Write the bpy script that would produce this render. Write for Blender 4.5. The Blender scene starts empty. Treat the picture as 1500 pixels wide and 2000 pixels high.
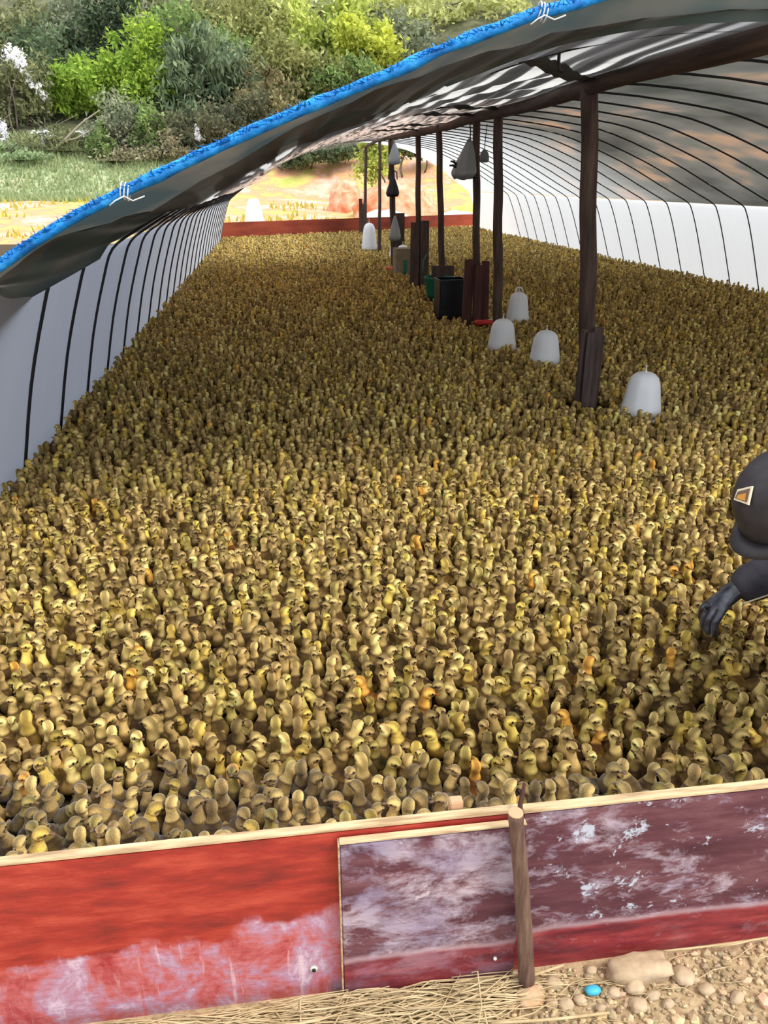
import bpy, bmesh, math, random
import numpy as np
from math import sin, cos, pi, atan, tan, radians
from mathutils import Vector, Matrix, noise

# ------------------------------------------------------------------ camera, sky, sun, exposure
sc = bpy.context.scene
COL = sc.collection
rng = np.random.default_rng(7)
random.seed(7)
FPX = 1500.0; CAM_H = 1.5
TH = atan(642 / FPX); PSI = atan(220 * cos(TH) / FPX)
FW = Vector((sin(PSI) * cos(TH), cos(PSI) * cos(TH), -sin(TH)))
RT = Vector((cos(PSI), -sin(PSI), 0))
UP = RT.cross(FW)
CP = Vector((0, 0, CAM_H))
cam = bpy.data.cameras.new('camera')
cam.sensor_fit = 'VERTICAL'; cam.sensor_height = 36.0; cam.lens = FPX / 2000 * 36.0
cam.clip_end = 500; cam.clip_start = 0.02
co = bpy.data.objects.new('camera', cam); COL.objects.link(co)
co.matrix_world = Matrix(((RT.x, UP.x, -FW.x, 0), (RT.y, UP.y, -FW.y, 0), (RT.z, UP.z, -FW.z, CAM_H), (0, 0, 0, 1)))
sc.camera = co

world = bpy.data.worlds.new('sky'); sc.world = world; world.use_nodes = True
wn = world.node_tree; wn.nodes.clear()
w_out = wn.nodes.new('ShaderNodeOutputWorld'); w_bg = wn.nodes.new('ShaderNodeBackground')
w_bg.inputs[0].default_value = (0.90, 0.95, 1.0, 1); w_bg.inputs[1].default_value = 1.4
wn.links.new(w_bg.outputs[0], w_out.inputs[0])

sun = bpy.data.lights.new('sun', 'SUN'); sun.energy = 2.9; sun.angle = radians(24); sun.color = (1, 0.95, 0.86)
so = bpy.data.objects.new('sun', sun); COL.objects.link(so)
SUN_FROM = Vector((0.62, -0.40, 1.0)).normalized()
so.rotation_euler = SUN_FROM.to_track_quat('Z', 'Y').to_euler()
so.location = (5, -5, 20)

sc.view_settings.view_transform = 'Standard'; sc.view_settings.look = 'None'
sc.view_settings.gamma = 1; sc.view_settings.use_curve_mapping = False
sc.view_settings.exposure = 0.2
sc.cycles.max_bounces = 10; sc.cycles.transparent_max_bounces = 10; sc.cycles.transmission_bounces = 8
sc.cycles.diffuse_bounces = 5

# ------------------------------------------------------------------ geometry helpers
def px_dir(x, y): return FW * FPX + RT * (x - 750) - UP * (y - 1000)
def at_y(x, y, Y):
    d = px_dir(x, y); return CP + d * (Y / d.y)
def at_z(x, y, z):
    d = px_dir(x, y); return CP + d * ((z - CAM_H) / d.z)
def project(p):
    v = Vector(p) - CP; z = v.dot(FW)
    return 750 + FPX * v.dot(RT) / z, 1000 - FPX * v.dot(UP) / z, z

def link(o, parent=None):
    COL.objects.link(o)
    if parent: o.parent = parent
    return o
def tag(o, label=None, cat=None, group=None, kind=None):
    if label: o['label'] = label
    if cat: o['category'] = cat
    if group: o['group'] = group
    if kind: o['kind'] = kind
    return o
def empty(name, loc, rz=0.0):
    o = bpy.data.objects.new(name, None); o.location = loc; o.rotation_euler = (0, 0, rz)
    o.empty_display_size = 0.05
    return link(o)
def obj_bm(name, bm, mats, parent=None, smooth=True, loc=None):
    me = bpy.data.meshes.new(name)
    bmesh.ops.recalc_face_normals(bm, faces=bm.faces)
    bm.to_mesh(me); bm.free()
    for m in (mats if isinstance(mats, (list, tuple)) else [mats]): me.materials.append(m)
    if smooth: me.polygons.foreach_set('use_smooth', [True] * len(me.polygons))
    o = bpy.data.objects.new(name, me)
    if loc is not None: o.location = loc
    return link(o, parent)
def np_mesh(name, verts, faces, mat, cols=None, smooth=True):
    """faces: (n,k) int array"""
    me = bpy.data.meshes.new(name)
    n, k = faces.shape
    me.vertices.add(len(verts)); me.vertices.foreach_set('co', np.ascontiguousarray(verts, dtype=np.float32).ravel())
    me.loops.add(n * k); me.loops.foreach_set('vertex_index', faces.astype(np.int32).ravel())
    me.polygons.add(n); me.polygons.foreach_set('loop_start', np.arange(0, n * k, k, dtype=np.int32))
    if cols is not None:
        a = me.attributes.new('Col', 'FLOAT_COLOR', 'POINT')
        c = np.ones((len(verts), 4), np.float32); c[:, :3] = cols
        a.data.foreach_set('color', c.ravel())
    me.polygons.foreach_set('use_smooth', [smooth] * n)
    me.update(calc_edges=True)
    me.materials.append(mat)
    return me
def add_tube(bm, pts, r, seg=8, cap=True, mat=0):
    pts = [Vector(p) for p in pts]; n = len(pts)
    rs = r if isinstance(r, (list, tuple)) else [r] * n
    up = None; rings = []
    for i, p in enumerate(pts):
        t = (pts[min(i + 1, n - 1)] - pts[max(i - 1, 0)]).normalized()
        if up is None:
            up = Vector((0, 0, 1)) if abs(t.z) < 0.9 else Vector((0, 1, 0))
        a = t.cross(up).normalized(); b = a.cross(t).normalized(); up = b
        rings.append([bm.verts.new(p + (a * cos(2 * pi * k / seg) + b * sin(2 * pi * k / seg)) * rs[i]) for k in range(seg)])
    for i in range(n - 1):
        for k in range(seg):
            f = bm.faces.new((rings[i][k], rings[i][(k + 1) % seg], rings[i + 1][(k + 1) % seg], rings[i + 1][k])); f.material_index = mat
    if cap:
        bm.faces.new(rings[0][::-1]).material_index = mat; bm.faces.new(rings[-1]).material_index = mat
def add_lathe(bm, prof, c=(0, 0, 0), seg=32, flute=0, mat=0):
    c = Vector(c); rings = []
    for r, z in prof:
        ring = []
        for k in range(seg):
            a = 2 * pi * k / seg
            rr = r * (1 + (flute * cos(a * 8) if flute else 0))
            ring.append(bm.verts.new(c + Vector((rr * cos(a), rr * sin(a), z))))
        rings.append(ring)
    for i in range(len(rings) - 1):
        for k in range(seg):
            bm.faces.new((rings[i][k], rings[i][(k + 1) % seg], rings[i + 1][(k + 1) % seg], rings[i + 1][k])).material_index = mat
    bm.faces.new(rings[0][::-1]).material_index = mat; bm.faces.new(rings[-1]).material_index = mat
def add_box(bm, lo, hi, bev=0.0, jit=0.0, M=None, cuts=0):
    r = bmesh.ops.create_cube(bm, size=1.0); vs = r['verts']
    lo = Vector(lo); hi = Vector(hi)
    for v in vs:
        v.co = Vector([lo[i] + (v.co[i] + .5) * (hi[i] - lo[i]) for i in range(3)]) + Vector([random.uniform(-jit, jit) for _ in range(3)])
    if bev:
        es = list({e for v in vs for e in v.link_edges})
        rr = bmesh.ops.bevel(bm, geom=es, offset=bev, segments=2, affect='EDGES')
        vs = list({v for f in rr['faces'] for v in f.verts} | {v for v in vs if v.is_valid})
    if M is not None:
        for v in vs: v.co = M @ v.co
    return vs

# ------------------------------------------------------------------ materials
def new_mat(name):
    m = bpy.data.materials.new(name); m.use_nodes = True
    nt = m.node_tree; nt.nodes.clear()
    out = nt.nodes.new('ShaderNodeOutputMaterial')
    return m, nt, out
class N:
    def __init__(s, nt): s.nt = nt
    def __call__(s, typ, inp=None, **kw):
        n = s.nt.nodes.new(typ)
        for k, v in kw.items(): setattr(n, k, v)
        for k, v in (inp or {}).items():
            if isinstance(v, bpy.types.NodeSocket): s.nt.links.new(v, n.inputs[k])
            else: n.inputs[k].default_value = v
        return n
    def coord(s, scale=(1, 1, 1), kind='Object', rot=(0, 0, 0)):
        t = s('ShaderNodeTexCoord'); m = s('ShaderNodeMapping', {0: t.outputs[kind]})
        m.inputs['Scale'].default_value = scale; m.inputs['Rotation'].default_value = rot
        return m.outputs[0]
    def noise(s, vec, scale=5, detail=4, rough=.55, dist=0):
        return s('ShaderNodeTexNoise', {'Vector': vec, 'Scale': scale, 'Detail': detail, 'Roughness': rough, 'Distortion': dist}).outputs[0]
    def ramp(s, fac, stops, interp='LINEAR'):
        r = s('ShaderNodeValToRGB', {0: fac}); r.color_ramp.interpolation = interp
        e = r.color_ramp.elements
        while len(e) < len(stops): e.new(0.5)
        for i, (p, c) in enumerate(stops):
            e[i].position = p; e[i].color = (c[0], c[1], c[2], 1) if not isinstance(c, (int, float)) else (c, c, c, 1)
        return r.outputs[0]
    def mix(s, fac, a, b, blend='MIX'):
        n = s('ShaderNodeMix', data_type='RGBA', blend_type=blend)
        for idx, v in ((0, fac), (6, a), (7, b)):
            if isinstance(v, bpy.types.NodeSocket): s.nt.links.new(v, n.inputs[idx])
            elif idx == 0: n.inputs[0].default_value = v
            else: n.inputs[idx].default_value = (v[0], v[1], v[2], 1)
        return n.outputs[2]
    def math(s, op, a, b=0.0):
        n = s('ShaderNodeMath', operation=op)
        for i, v in enumerate((a, b)):
            if isinstance(v, bpy.types.NodeSocket): s.nt.links.new(v, n.inputs[i])
            else: n.inputs[i].default_value = v
        return n.outputs[0]
def principled(name, color, rough=.6, bump=None, bump_d=.01, bump_s=.5, spec=.4, metal=0, extra=None):
    m, nt, out = new_mat(name); g = N(nt)
    p = g('ShaderNodeBsdfPrincipled', {'Roughness': rough, 'Metallic': metal, 'Specular IOR Level': spec})
    c = color(g) if callable(color) else color
    if isinstance(c, bpy.types.NodeSocket): nt.links.new(c, p.inputs['Base Color'])
    else: p.inputs['Base Color'].default_value = (c[0], c[1], c[2], 1)
    if bump:
        b = g('ShaderNodeBump', {'Height': bump(g), 'Distance': bump_d, 'Strength': bump_s})
        nt.links.new(b.outputs[0], p.inputs['Normal'])
    for k, v in (extra or {}).items(): p.inputs[k].default_value = v
    nt.links.new(p.outputs[0], out.inputs[0])
    return m
def film(name, color, trans, clear=0.05, streak=None, gloss=.05):
    """thin plastic film: diffuse + translucent + a little see-through"""
    m, nt, out = new_mat(name); g = N(nt)
    c = color(g) if callable(color) else color
    d = g('ShaderNodeBsdfDiffuse'); t = g('ShaderNodeBsdfTranslucent'); gl = g('ShaderNodeBsdfGlossy', {'Roughness': .35})
    tr = g('ShaderNodeBsdfTransparent')
    tc = trans(g) if callable(trans) else trans
    for n, v in ((d, c), (t, tc)):
        if isinstance(v, bpy.types.NodeSocket): nt.links.new(v, n.inputs[0])
        else: n.inputs[0].default_value = (v[0], v[1], v[2], 1)
    a = g('ShaderNodeMixShader', {0: 0.5, 1: d.outputs[0], 2: t.outputs[0]})
    b = g('ShaderNodeMixShader', {0: gloss, 1: a.outputs[0], 2: gl.outputs[0]})
    e = g('ShaderNodeMixShader', {0: clear(g) if callable(clear) else clear, 1: b.outputs[0], 2: tr.outputs[0]})
    nt.links.new(e.outputs[0], out.inputs[0])
    return m

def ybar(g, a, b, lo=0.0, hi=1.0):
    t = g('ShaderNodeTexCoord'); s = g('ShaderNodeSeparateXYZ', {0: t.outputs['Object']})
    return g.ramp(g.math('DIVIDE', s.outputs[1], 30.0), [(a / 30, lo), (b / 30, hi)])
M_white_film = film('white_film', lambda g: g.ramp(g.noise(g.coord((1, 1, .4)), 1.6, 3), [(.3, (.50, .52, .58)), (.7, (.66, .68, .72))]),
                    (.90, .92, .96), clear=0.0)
M_shaded_film = film('shaded_white_film', lambda g: g.mix(ybar(g, 7, 14), g.ramp(g.noise(g.coord((1, 1, .4)), 1.6, 3), [(.3, (.34, .36, .42)), (.7, (.46, .48, .54))]), (.8, .8, .82)),
                   lambda g: g.mix(ybar(g, 7, 14), (.40, .43, .52), (.88, .88, .92)), clear=0.0)  # shade painted into the left film: grey near, brighter towards the far end
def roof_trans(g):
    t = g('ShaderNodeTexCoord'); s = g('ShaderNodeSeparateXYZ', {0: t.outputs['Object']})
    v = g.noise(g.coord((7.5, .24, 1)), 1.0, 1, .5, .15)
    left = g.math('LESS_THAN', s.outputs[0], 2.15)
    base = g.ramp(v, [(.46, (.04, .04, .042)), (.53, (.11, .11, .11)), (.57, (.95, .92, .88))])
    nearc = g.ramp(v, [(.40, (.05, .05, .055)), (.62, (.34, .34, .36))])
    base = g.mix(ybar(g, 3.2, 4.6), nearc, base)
    fine = g.ramp(g.noise(g.coord((16.0, .3, 1)), 1.0, 2, .5, .2), [(.40, (.10, .085, .075)), (.55, (.95, .72, .60))])  # far streaks tinted pink: soil bounce light put into the transmission colour
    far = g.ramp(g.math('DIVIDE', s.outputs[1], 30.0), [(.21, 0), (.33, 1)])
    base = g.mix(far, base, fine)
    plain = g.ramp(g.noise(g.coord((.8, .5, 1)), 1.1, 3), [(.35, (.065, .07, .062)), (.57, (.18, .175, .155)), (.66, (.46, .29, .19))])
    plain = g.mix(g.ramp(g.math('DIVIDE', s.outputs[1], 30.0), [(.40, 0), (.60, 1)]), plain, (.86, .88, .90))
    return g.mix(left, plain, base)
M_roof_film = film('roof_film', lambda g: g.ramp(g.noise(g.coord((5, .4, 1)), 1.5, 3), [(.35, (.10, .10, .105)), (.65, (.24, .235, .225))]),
                   roof_trans, clear=lambda g: g.math('ADD', .01, g.math('MULTIPLY', ybar(g, 13.5, 17, 0, .9), g.math('LESS_THAN', g('ShaderNodeSeparateXYZ', {0: g('ShaderNodeTexCoord').outputs['Object']}).outputs[0], 2.6))), gloss=.08)  # far left roof made near clear so sun brightens the ducklings below
M_flap = film('shade_flap', lambda g: g.ramp(g.noise(g.coord((1.5, .7, 1)), 2.5, 4), [(.35, (.11, .165, .17)), (.62, (.17, .21, .20)), (.76, (.36, .28, .20))]),
              lambda g: g.ramp(g.noise(g.coord((1.2, .5, 1)), 2.0, 3), [(.4, (.06, .078, .078)), (.7, (.20, .16, .12))]), clear=0.0, gloss=.04)
M_black = principled('black_steel', (.012, .012, .016), .55)
M_blue = principled('blue_tarpaulin', lambda g: g.ramp(g.noise(g.coord((3, 3, 3)), 6, 4), [(.3, (.004, .13, .45)), (.55, (.012, .30, .82)), (.75, (.06, .46, .95))]), .45,
                    bump=lambda g: g.noise(g.coord(), 60, 3), bump_d=.01)
M_twine = principled('white_twine', (.75, .75, .72), .8)
M_post = principled('weathered_wood', lambda g: g.ramp(g.noise(g.coord((14, 14, 1.2)), 2, 6, .6), [(.3, (.035, .020, .015)), (.55, (.085, .052, .040)), (.8, (.16, .11, .085))]), .85,
                    bump=lambda g: g.noise(g.coord((30, 30, 2)), 2, 5), bump_d=.01)
M_beam = principled('beam_bark', lambda g: g.ramp(g.noise(g.coord((14, 1.2, 14)), 2, 6, .6), [(.3, (.030, .018, .014)), (.6, (.080, .046, .034)), (.8, (.14, .09, .07))]), .85,
                    bump=lambda g: g.noise(g.coord((20, 2, 20)), 2, 5), bump_d=.012)
M_plank = principled('reddish_plank', lambda g: g.ramp(g.noise(g.coord((18, 18, 1.5)), 2, 5, .6), [(.3, (.035, .012, .010)), (.6, (.095, .032, .024)), (.8, (.17, .07, .05))]), .75)
M_plank2 = principled('old_plank', lambda g: g.ramp(g.noise(g.coord((18, 18, 1.5)), 2, 5, .6), [(.3, (.035, .022, .022)), (.6, (.09, .06, .052)), (.8, (.17, .12, .10))]), .8)
M_strip = principled('dark_matte', (.045, .045, .045), .9)
M_white_pl = principled('white_plastic', (.80, .82, .86), .38, spec=.5, extra={'Subsurface Weight': .0})
M_cream = principled('cream_plastic', (.62, .60, .50), .5)
M_red_pl = principled('red_plastic', (.55, .03, .02), .4)
M_black_pl = principled('black_plastic', (.010, .012, .018), .35)
M_green_pl = principled('green_plastic', (.01, .13, .08), .4)
M_card = principled('cardboard', lambda g: g.ramp(g.noise(g.coord(), 12, 3), [(.3, (.17, .14, .09)), (.7, (.26, .22, .15))]), .9)
M_grey_bag = film('grey_bag', (.38, .40, .40), (.26, .28, .28), clear=0, gloss=.12)
M_pale_bag = film('pale_bag', (.45, .50, .55), (.4, .45, .5), clear=0, gloss=.12)
M_white_bag = principled('white_sack', (.85, .85, .83), .7)
M_orange_net = principled('orange_tarp', lambda g: g.ramp(g.noise(g.coord(), 3, 4), [(.35, (.66, .20, .08)), (.65, (.80, .50, .34))]), .8)
M_pink = principled('magenta_cloth', (.55, .03, .16), .8)

M_far_board = principled('far_board_paint', lambda g: g.ramp(g.noise(g.coord((.6, .6, 3)), 1.5, 4), [(.35, (.17, .022, .010)), (.65, (.30, .055, .022))]), .7)
M_rim = principled('raw_plywood_edge', lambda g: g.ramp(g.noise(g.coord((3, 30, 30)), 3, 4), [(.35, (.34, .22, .12)), (.6, (.62, .46, .27)), (.8, (.70, .58, .40))]), .8)

def red_board(g):
    t = g('ShaderNodeTexCoord'); s = g('ShaderNodeSeparateXYZ', {0: t.outputs['Object']})
    z = s.outputs[2]; x = s.outputs[0]
    wob = g.noise(g.coord((3, 3, 3)), 2.5, 5, .6)
    zz = g.math('ADD', z, g.math('MULTIPLY', g.math('SUBTRACT', wob, .5), .16))
    zz = g.math('SUBTRACT', zz, g.math('MULTIPLY', x, .10))
    mask = g.ramp(zz, [(.215, 1), (.235, 0)])
    top = g.ramp(g.noise(g.coord((2.5, 2.5, 9)), 3, 5, .65), [(.3, (.20, .022, .020)), (.5, (.36, .032, .022)), (.72, (.52, .075, .045))])
    n2 = g.noise(g.coord((5, 5, 4)), 2.2, 8, .72, .4)
    low = g.ramp(n2, [(.33, (.36, .03, .035)), (.46, (.52, .13, .13)), (.56, (.46, .26, .36)), (.66, (.66, .50, .60))])
    c = g.mix(mask, top, low)
    drips = g.ramp(g.noise(g.coord((40, 40, 5)), 1.5, 4, .6), [(.60, 0), (.72, .6)])
    c = g.mix(g.math('MULTIPLY', drips, mask), c, (.78, .60, .62))
    return c
M_red_board = principled('red_painted_board', red_board, .5, bump=lambda g: g.noise(g.coord((3, 3, 10)), 8, 6), bump_d=.004)
def purple_board(shift):
    def f(g):
        t = g('ShaderNodeTexCoord'); s = g('ShaderNodeSeparateXYZ', {0: t.outputs['Object']})
        base = g.ramp(g.noise(g.coord((1.3, 1.3, 6)), 3.5, 6, .65), [(.3, (.065, .018, .030)), (.5, (.115, .036, .052)), (.7, (.20, .085, .10))])
        m1 = g.ramp(g.noise(g.coord((3.4, 3.4, 6)), 2.2 + shift * .4, 9, .74, .25), [(.44 + shift * .075, 0), (.58 + shift * .075, .9)])
        c = g.mix(m1, base, g.ramp(g.noise(g.coord(), 9, 3), [(.3, (.30, .25, .38)), (.7, (.56, .46, .52))]))
        m2 = g.ramp(g.noise(g.coord((6, 6, 6)), 3.4, 6, .7, .3), [(.64 - shift * .05, 0), (.69 - shift * .05, .85)])
        c = g.mix(m2, c, (.55, .60, .72) if shift else (.60, .50, .55))
        zz = g.math('ADD', s.outputs[2], g.math('MULTIPLY', g.math('SUBTRACT', g.noise(g.coord(), 6, 3), .5), .03))
        zz = g.math('SUBTRACT', zz, g.math('MULTIPLY', s.outputs[0], .0))
        band = g.ramp(zz, [(.105, 1), (.112, 0)])
        line = g.math('MULTIPLY', g.ramp(zz, [(.100, 0), (.108, 1)]), g.ramp(zz, [(.112, 1), (.122, 0)]))
        redc = g.ramp(g.noise(g.coord((1.5, 1.5, 8)), 5, 5, .6), [(.35, (.13, .012, .022)), (.6, (.33, .035, .04)), (.75, (.45, .12, .10))])
        c = g.mix(g.math('MULTIPLY', band, .9 if shift else .65), c, redc)
        return g.mix(g.math('MULTIPLY', line, .6), c, (.55, .38, .42))
    return f
M_mottled = principled('mottled_purple_board', purple_board(0), .5, bump=lambda g: g.noise(g.coord((3, 3, 10)), 8, 6), bump_d=.004)
M_maroon = principled('maroon_board', purple_board(1), .5, bump=lambda g: g.noise(g.coord((3, 3, 10)), 8, 6), bump_d=.004)
M_stake = principled('stake_bark', lambda g: g.ramp(g.noise(g.coord((40, 40, 4)), 2, 6, .6), [(.3, (.07, .035, .025)), (.55, (.17, .10, .07)), (.8, (.30, .19, .13))]), .9,
                     bump=lambda g: g.noise(g.coord((60, 60, 6)), 2, 5), bump_d=.004)
M_cut = principled('cut_wood', (.55, .33, .19), .8)
M_twig = principled('twig_bark', (.07, .03, .022), .9)

def soil(g):
    t = g('ShaderNodeTexCoord'); s = g('ShaderNodeSeparateXYZ', {0: t.outputs['Object']})
    y = s.outputs[1]
    near = g.ramp(g.noise(g.coord(), 30, 6, .7), [(.3, (.26, .17, .085)), (.55, (.46, .33, .19)), (.75, (.60, .47, .30))])
    bed = g.ramp(g.noise(g.coord(), 40, 4, .7), [(.3, (.035, .022, .010)), (.7, (.10, .065, .03))])
    red = g.ramp(g.noise(g.coord(), .45, 8, .72), [(.34, (.42, .45, .10)), (.42, (.60, .50, .16)), (.49, (.66, .32, .17)), (.58, (.74, .48, .36)), (.70, (.78, .66, .58))])
    green = g.ramp(g.noise(g.coord(), 1.0, 7, .7), [(.35, (.20, .26, .12)), (.5, (.34, .42, .22)), (.6, (.45, .46, .28)), (.7, (.62, .50, .38))])
    inside = g.math('MULTIPLY', g.math('GREATER_THAN', y, 1.06), g.math('LESS_THAN', y, 22.8))
    c = g.mix(inside, near, bed)
    c = g.mix(g.math('GREATER_THAN', y, 22.8), c, red)
    wob = g.math('ADD', y, g.math('MULTIPLY', g.noise(g.coord(), .35, 5, .65), 8))
    gm = g.ramp(g.math('DIVIDE', wob, 100.0), [(.40, 0), (.43, 1)])
    gx_ = g.math('LESS_THAN', g.math('ADD', s.outputs[0], g.math('MULTIPLY', g.noise(g.coord(), .5, 4), 4)), -2.0)
    c = g.mix(g.math('MULTIPLY', gm, gx_), c, green)
    under = g.ramp(g.noise(g.coord(), 1.2, 6, .7), [(.35, (.05, .06, .03)), (.6, (.14, .14, .07)), (.75, (.22, .20, .12))])
    return g.mix(g.ramp(g.math('DIVIDE', wob, 100.0), [(.485, 0), (.50, 1)]), c, under)
M_soil = principled('ground_soil', soil, .95, bump=lambda g: g.noise(g.coord(), 45, 5), bump_d=.02)
M_stone = principled('sandstone', lambda g: g.ramp(g.noise(g.coord(), 14, 5, .6), [(.3, (.36, .24, .14)), (.6, (.55, .42, .28)), (.8, (.66, .54, .40))]), .85,
                     bump=lambda g: g.noise(g.coord(), 60, 4), bump_d=.004)
M_stone2 = principled('orange_stone', lambda g: g.ramp(g.noise(g.coord((1, 1, 1)), 18, 4, .5, .5), [(.4, (.56, .42, .27)), (.6, (.55, .25, .12))]), .85)
M_straw = principled('dry_straw', lambda g: g.mix(1, g.ramp(g.noise(g.coord(), 20, 3), [(.3, (.42, .30, .15)), (.7, (.66, .52, .31))]), (1, 1, 1), 'MULTIPLY'), .8)
M_bark = principled('bark', lambda g: g.ramp(g.noise(g.coord((3, 3, .6)), 2, 5), [(.3, (.06, .05, .04)), (.7, (.20, .17, .13))]), .95)
M_dead = principled('dead_wood', (.36, .31, .25), .9)

def attr_leaf(name):
    m, nt, out = new_mat(name); g = N(nt)
    a = g('ShaderNodeAttribute', attribute_name='Col')
    d = g('ShaderNodeBsdfDiffuse', {0: a.outputs[0]}); t = g('ShaderNodeBsdfTranslucent', {0: a.outputs[0]})
    x = g('ShaderNodeMixShader', {0: .35, 1: d.outputs[0], 2: t.outputs[0]})
    nt.links.new(x.outputs[0], out.inputs[0]); return m
M_leaf = attr_leaf('leaf')

def duck_mat():
    m, nt, out = new_mat('duckling_down'); g = N(nt)
    a = g('ShaderNodeAttribute', attribute_name='Col')
    oi = g('ShaderNodeObjectInfo')
    c = g.mix(1.0, a.outputs[0], oi.outputs['Color'], 'MULTIPLY')
    n = g.noise(g.coord((1, 1, .5)), 240, 3, .7)
    c = g.mix(1.0, c, g.ramp(n, [(.3, .62), (.7, 1.25)]), 'MULTIPLY')
    p = g('ShaderNodeBsdfPrincipled', {'Base Color': c, 'Roughness': .8, 'Specular IOR Level': .2, 'Sheen Weight': .25, 'Sheen Roughness': .5})
    b = g('ShaderNodeBump', {'Height': n, 'Distance': .003, 'Strength': .6})
    nt.links.new(b.outputs[0], p.inputs['Normal'])
    nt.links.new(p.outputs[0], out.inputs[0]); return m
M_duck = duck_mat()
M_duck_mass = (lambda: principled('duckling_down_mass', lambda g: g('ShaderNodeAttribute', attribute_name='Col').outputs[0], .85, spec=.2))()
M_bill = principled('duckling_bill', (.13, .075, .04), .5)
M_eye = principled('duckling_eye', (.004, .003, .003), .12, spec=.7)

# ------------------------------------------------------------------ terrain
YS, XS = [], []
def ground_z(x, y):
    z = 0.0
    e = 23.3 + (x + 1.5) * .62 if -1.5 < x < 8 else (23.3 if x <= -1.5 else 29.2)
    if y > e: z += .055 * (y - e)
    if y > 40: z += .35 * (y - 40) + .01 * (y - 40) ** 1.5
    if y > 24: z += .12 * (noise.noise(Vector((x * .35, y * .35, 0)))) * min(1, (y - 24) / 4)
    if x > 3 and y > 31: z += .9 * math.exp(-((x - 9) / 5) ** 2) * min(1, (y - 31) / 4)
    if x > 9: z += min(2.2, (x - 9) * .45)
    return z
def ground_mesh():
    xs = np.concatenate([np.linspace(-60, -6, 40), np.linspace(-5.4, 12, 70), np.linspace(12.6, 60, 40)])
    ys = np.concatenate([np.linspace(-3, 22, 26), np.linspace(22.5, 60, 90), np.linspace(61, 110, 25)])
    v = np.array([(x, y, ground_z(x, y)) for y in ys for x in xs])
    nx = len(xs); i = np.arange(nx - 1); f = []
    for j in range(len(ys) - 1):
        a = j * nx + i; f.append(np.stack([a, a + 1, a + nx + 1, a + nx], 1))
    me = np_mesh('ground', v, np.concatenate(f), M_soil)
    return tag(link(bpy.data.objects.new('ground', me)), kind='structure')
ground_mesh()

# ------------------------------------------------------------------ tunnel
PROF = [(-1.45, 0), (-1.33, .50), (-1.20, .90), (-1.12, 1.08), (-.98, 1.18), (-.82, 1.27), (-.45, 1.47), (.2, 1.80), (.7, 1.97), (1.2, 2.09), (2.15, 2.18),
        (3.0, 2.20), (3.9, 2.11), (4.46, 2.0), (5.28, 1.72), (5.9, 1.45), (6.22, 1.31), (6.42, 1.22), (6.52, 1.12), (6.68, .75), (6.95, 0)]
def catmull(pts, n):
    pts = [Vector(p) for p in pts]; out = []
    P = [pts[0] * 2 - pts[1]] + pts + [pts[-1] * 2 - pts[-2]]
    for i in range(len(pts) - 1):
        for k in range(n):
            t = k / n; p0, p1, p2, p3 = P[i:i + 4]
            out.append(.5 * ((2 * p1) + (-p0 + p2) * t + (2 * p0 - 5 * p1 + 4 * p2 - p3) * t * t + (-p0 + 3 * p1 - 3 * p2 + p3) * t ** 3))
    out.append(pts[-1]); return out
PC = catmull([Vector((a, b, 0)) for a, b in PROF], 6)
def rise(y): return 1 + max(0, y - 5) * .0080
def prof_pt(p, y):
    z = p.y
    if z > 1.1: z = 1.1 + (z - 1.1) * rise(y)**2 
    return Vector((p.x, y, z))
def end_y(x): return 22.6 + max(0, x + 1.45) * .55
def film_strip(name, i0, i1, y0, y1f, mat, off=0.0, wr=0.0, ny=150):
    pts = PC[i0:i1]; v = []
    for j in range(ny):
        for p in pts:
            y1 = y1f(p.x); y = y0 + (y1 - y0) * j / (ny - 1)
            q = prof_pt(p, y)
            o = off(p, y) if callable(off) else off
            q.z += o
            if wr:
                q.z += wr * (noise.noise(Vector((p.x * 7, y * .45, 3))) + .5 * noise.noise(Vector((p.x * 16, y * .9, 7))))
            v.append(q)
    n = len(pts); i = np.arange(n - 1); f = []
    for j in range(ny - 1):
        a = j * n + i; f.append(np.stack([a, a + 1, a + n + 1, a + n], 1))
    me = np_mesh(name, np.array(v), np.concatenate(f), mat)
    o = link(bpy.data.objects.new(name, me)); return o
kl = next(i for i, p in enumerate(PC) if p.x > -1.10)
kr = next(i for i, p in enumerate(PC) if p.x > 6.44)
FR = 2.9
wl = film_strip('wall_left', 0, kl + 1, FR, end_y, M_shaded_film, 0, .0)
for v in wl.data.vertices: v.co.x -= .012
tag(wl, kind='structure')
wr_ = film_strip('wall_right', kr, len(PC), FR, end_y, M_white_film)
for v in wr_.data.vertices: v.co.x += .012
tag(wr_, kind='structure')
def roof_off(p, y):
    # lining hangs just below the hoops left of the ridge, film lies on top right of it
    a = min(1, max(0, (p.x + .75) / .3)); b = 1 if p.x < 2.15 else max(0, 1 - (p.x - 2.15) / .3)
    low = a * b
    seg = (y - 4.25) / .78; sag = .018 * sin(pi * (seg % 1.0)) if y > 4.25 else 0
    return .014 * (1 - low) - .072 * low - sag * low
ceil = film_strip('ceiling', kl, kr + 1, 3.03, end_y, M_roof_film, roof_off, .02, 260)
tag(ceil, kind='structure')

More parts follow.
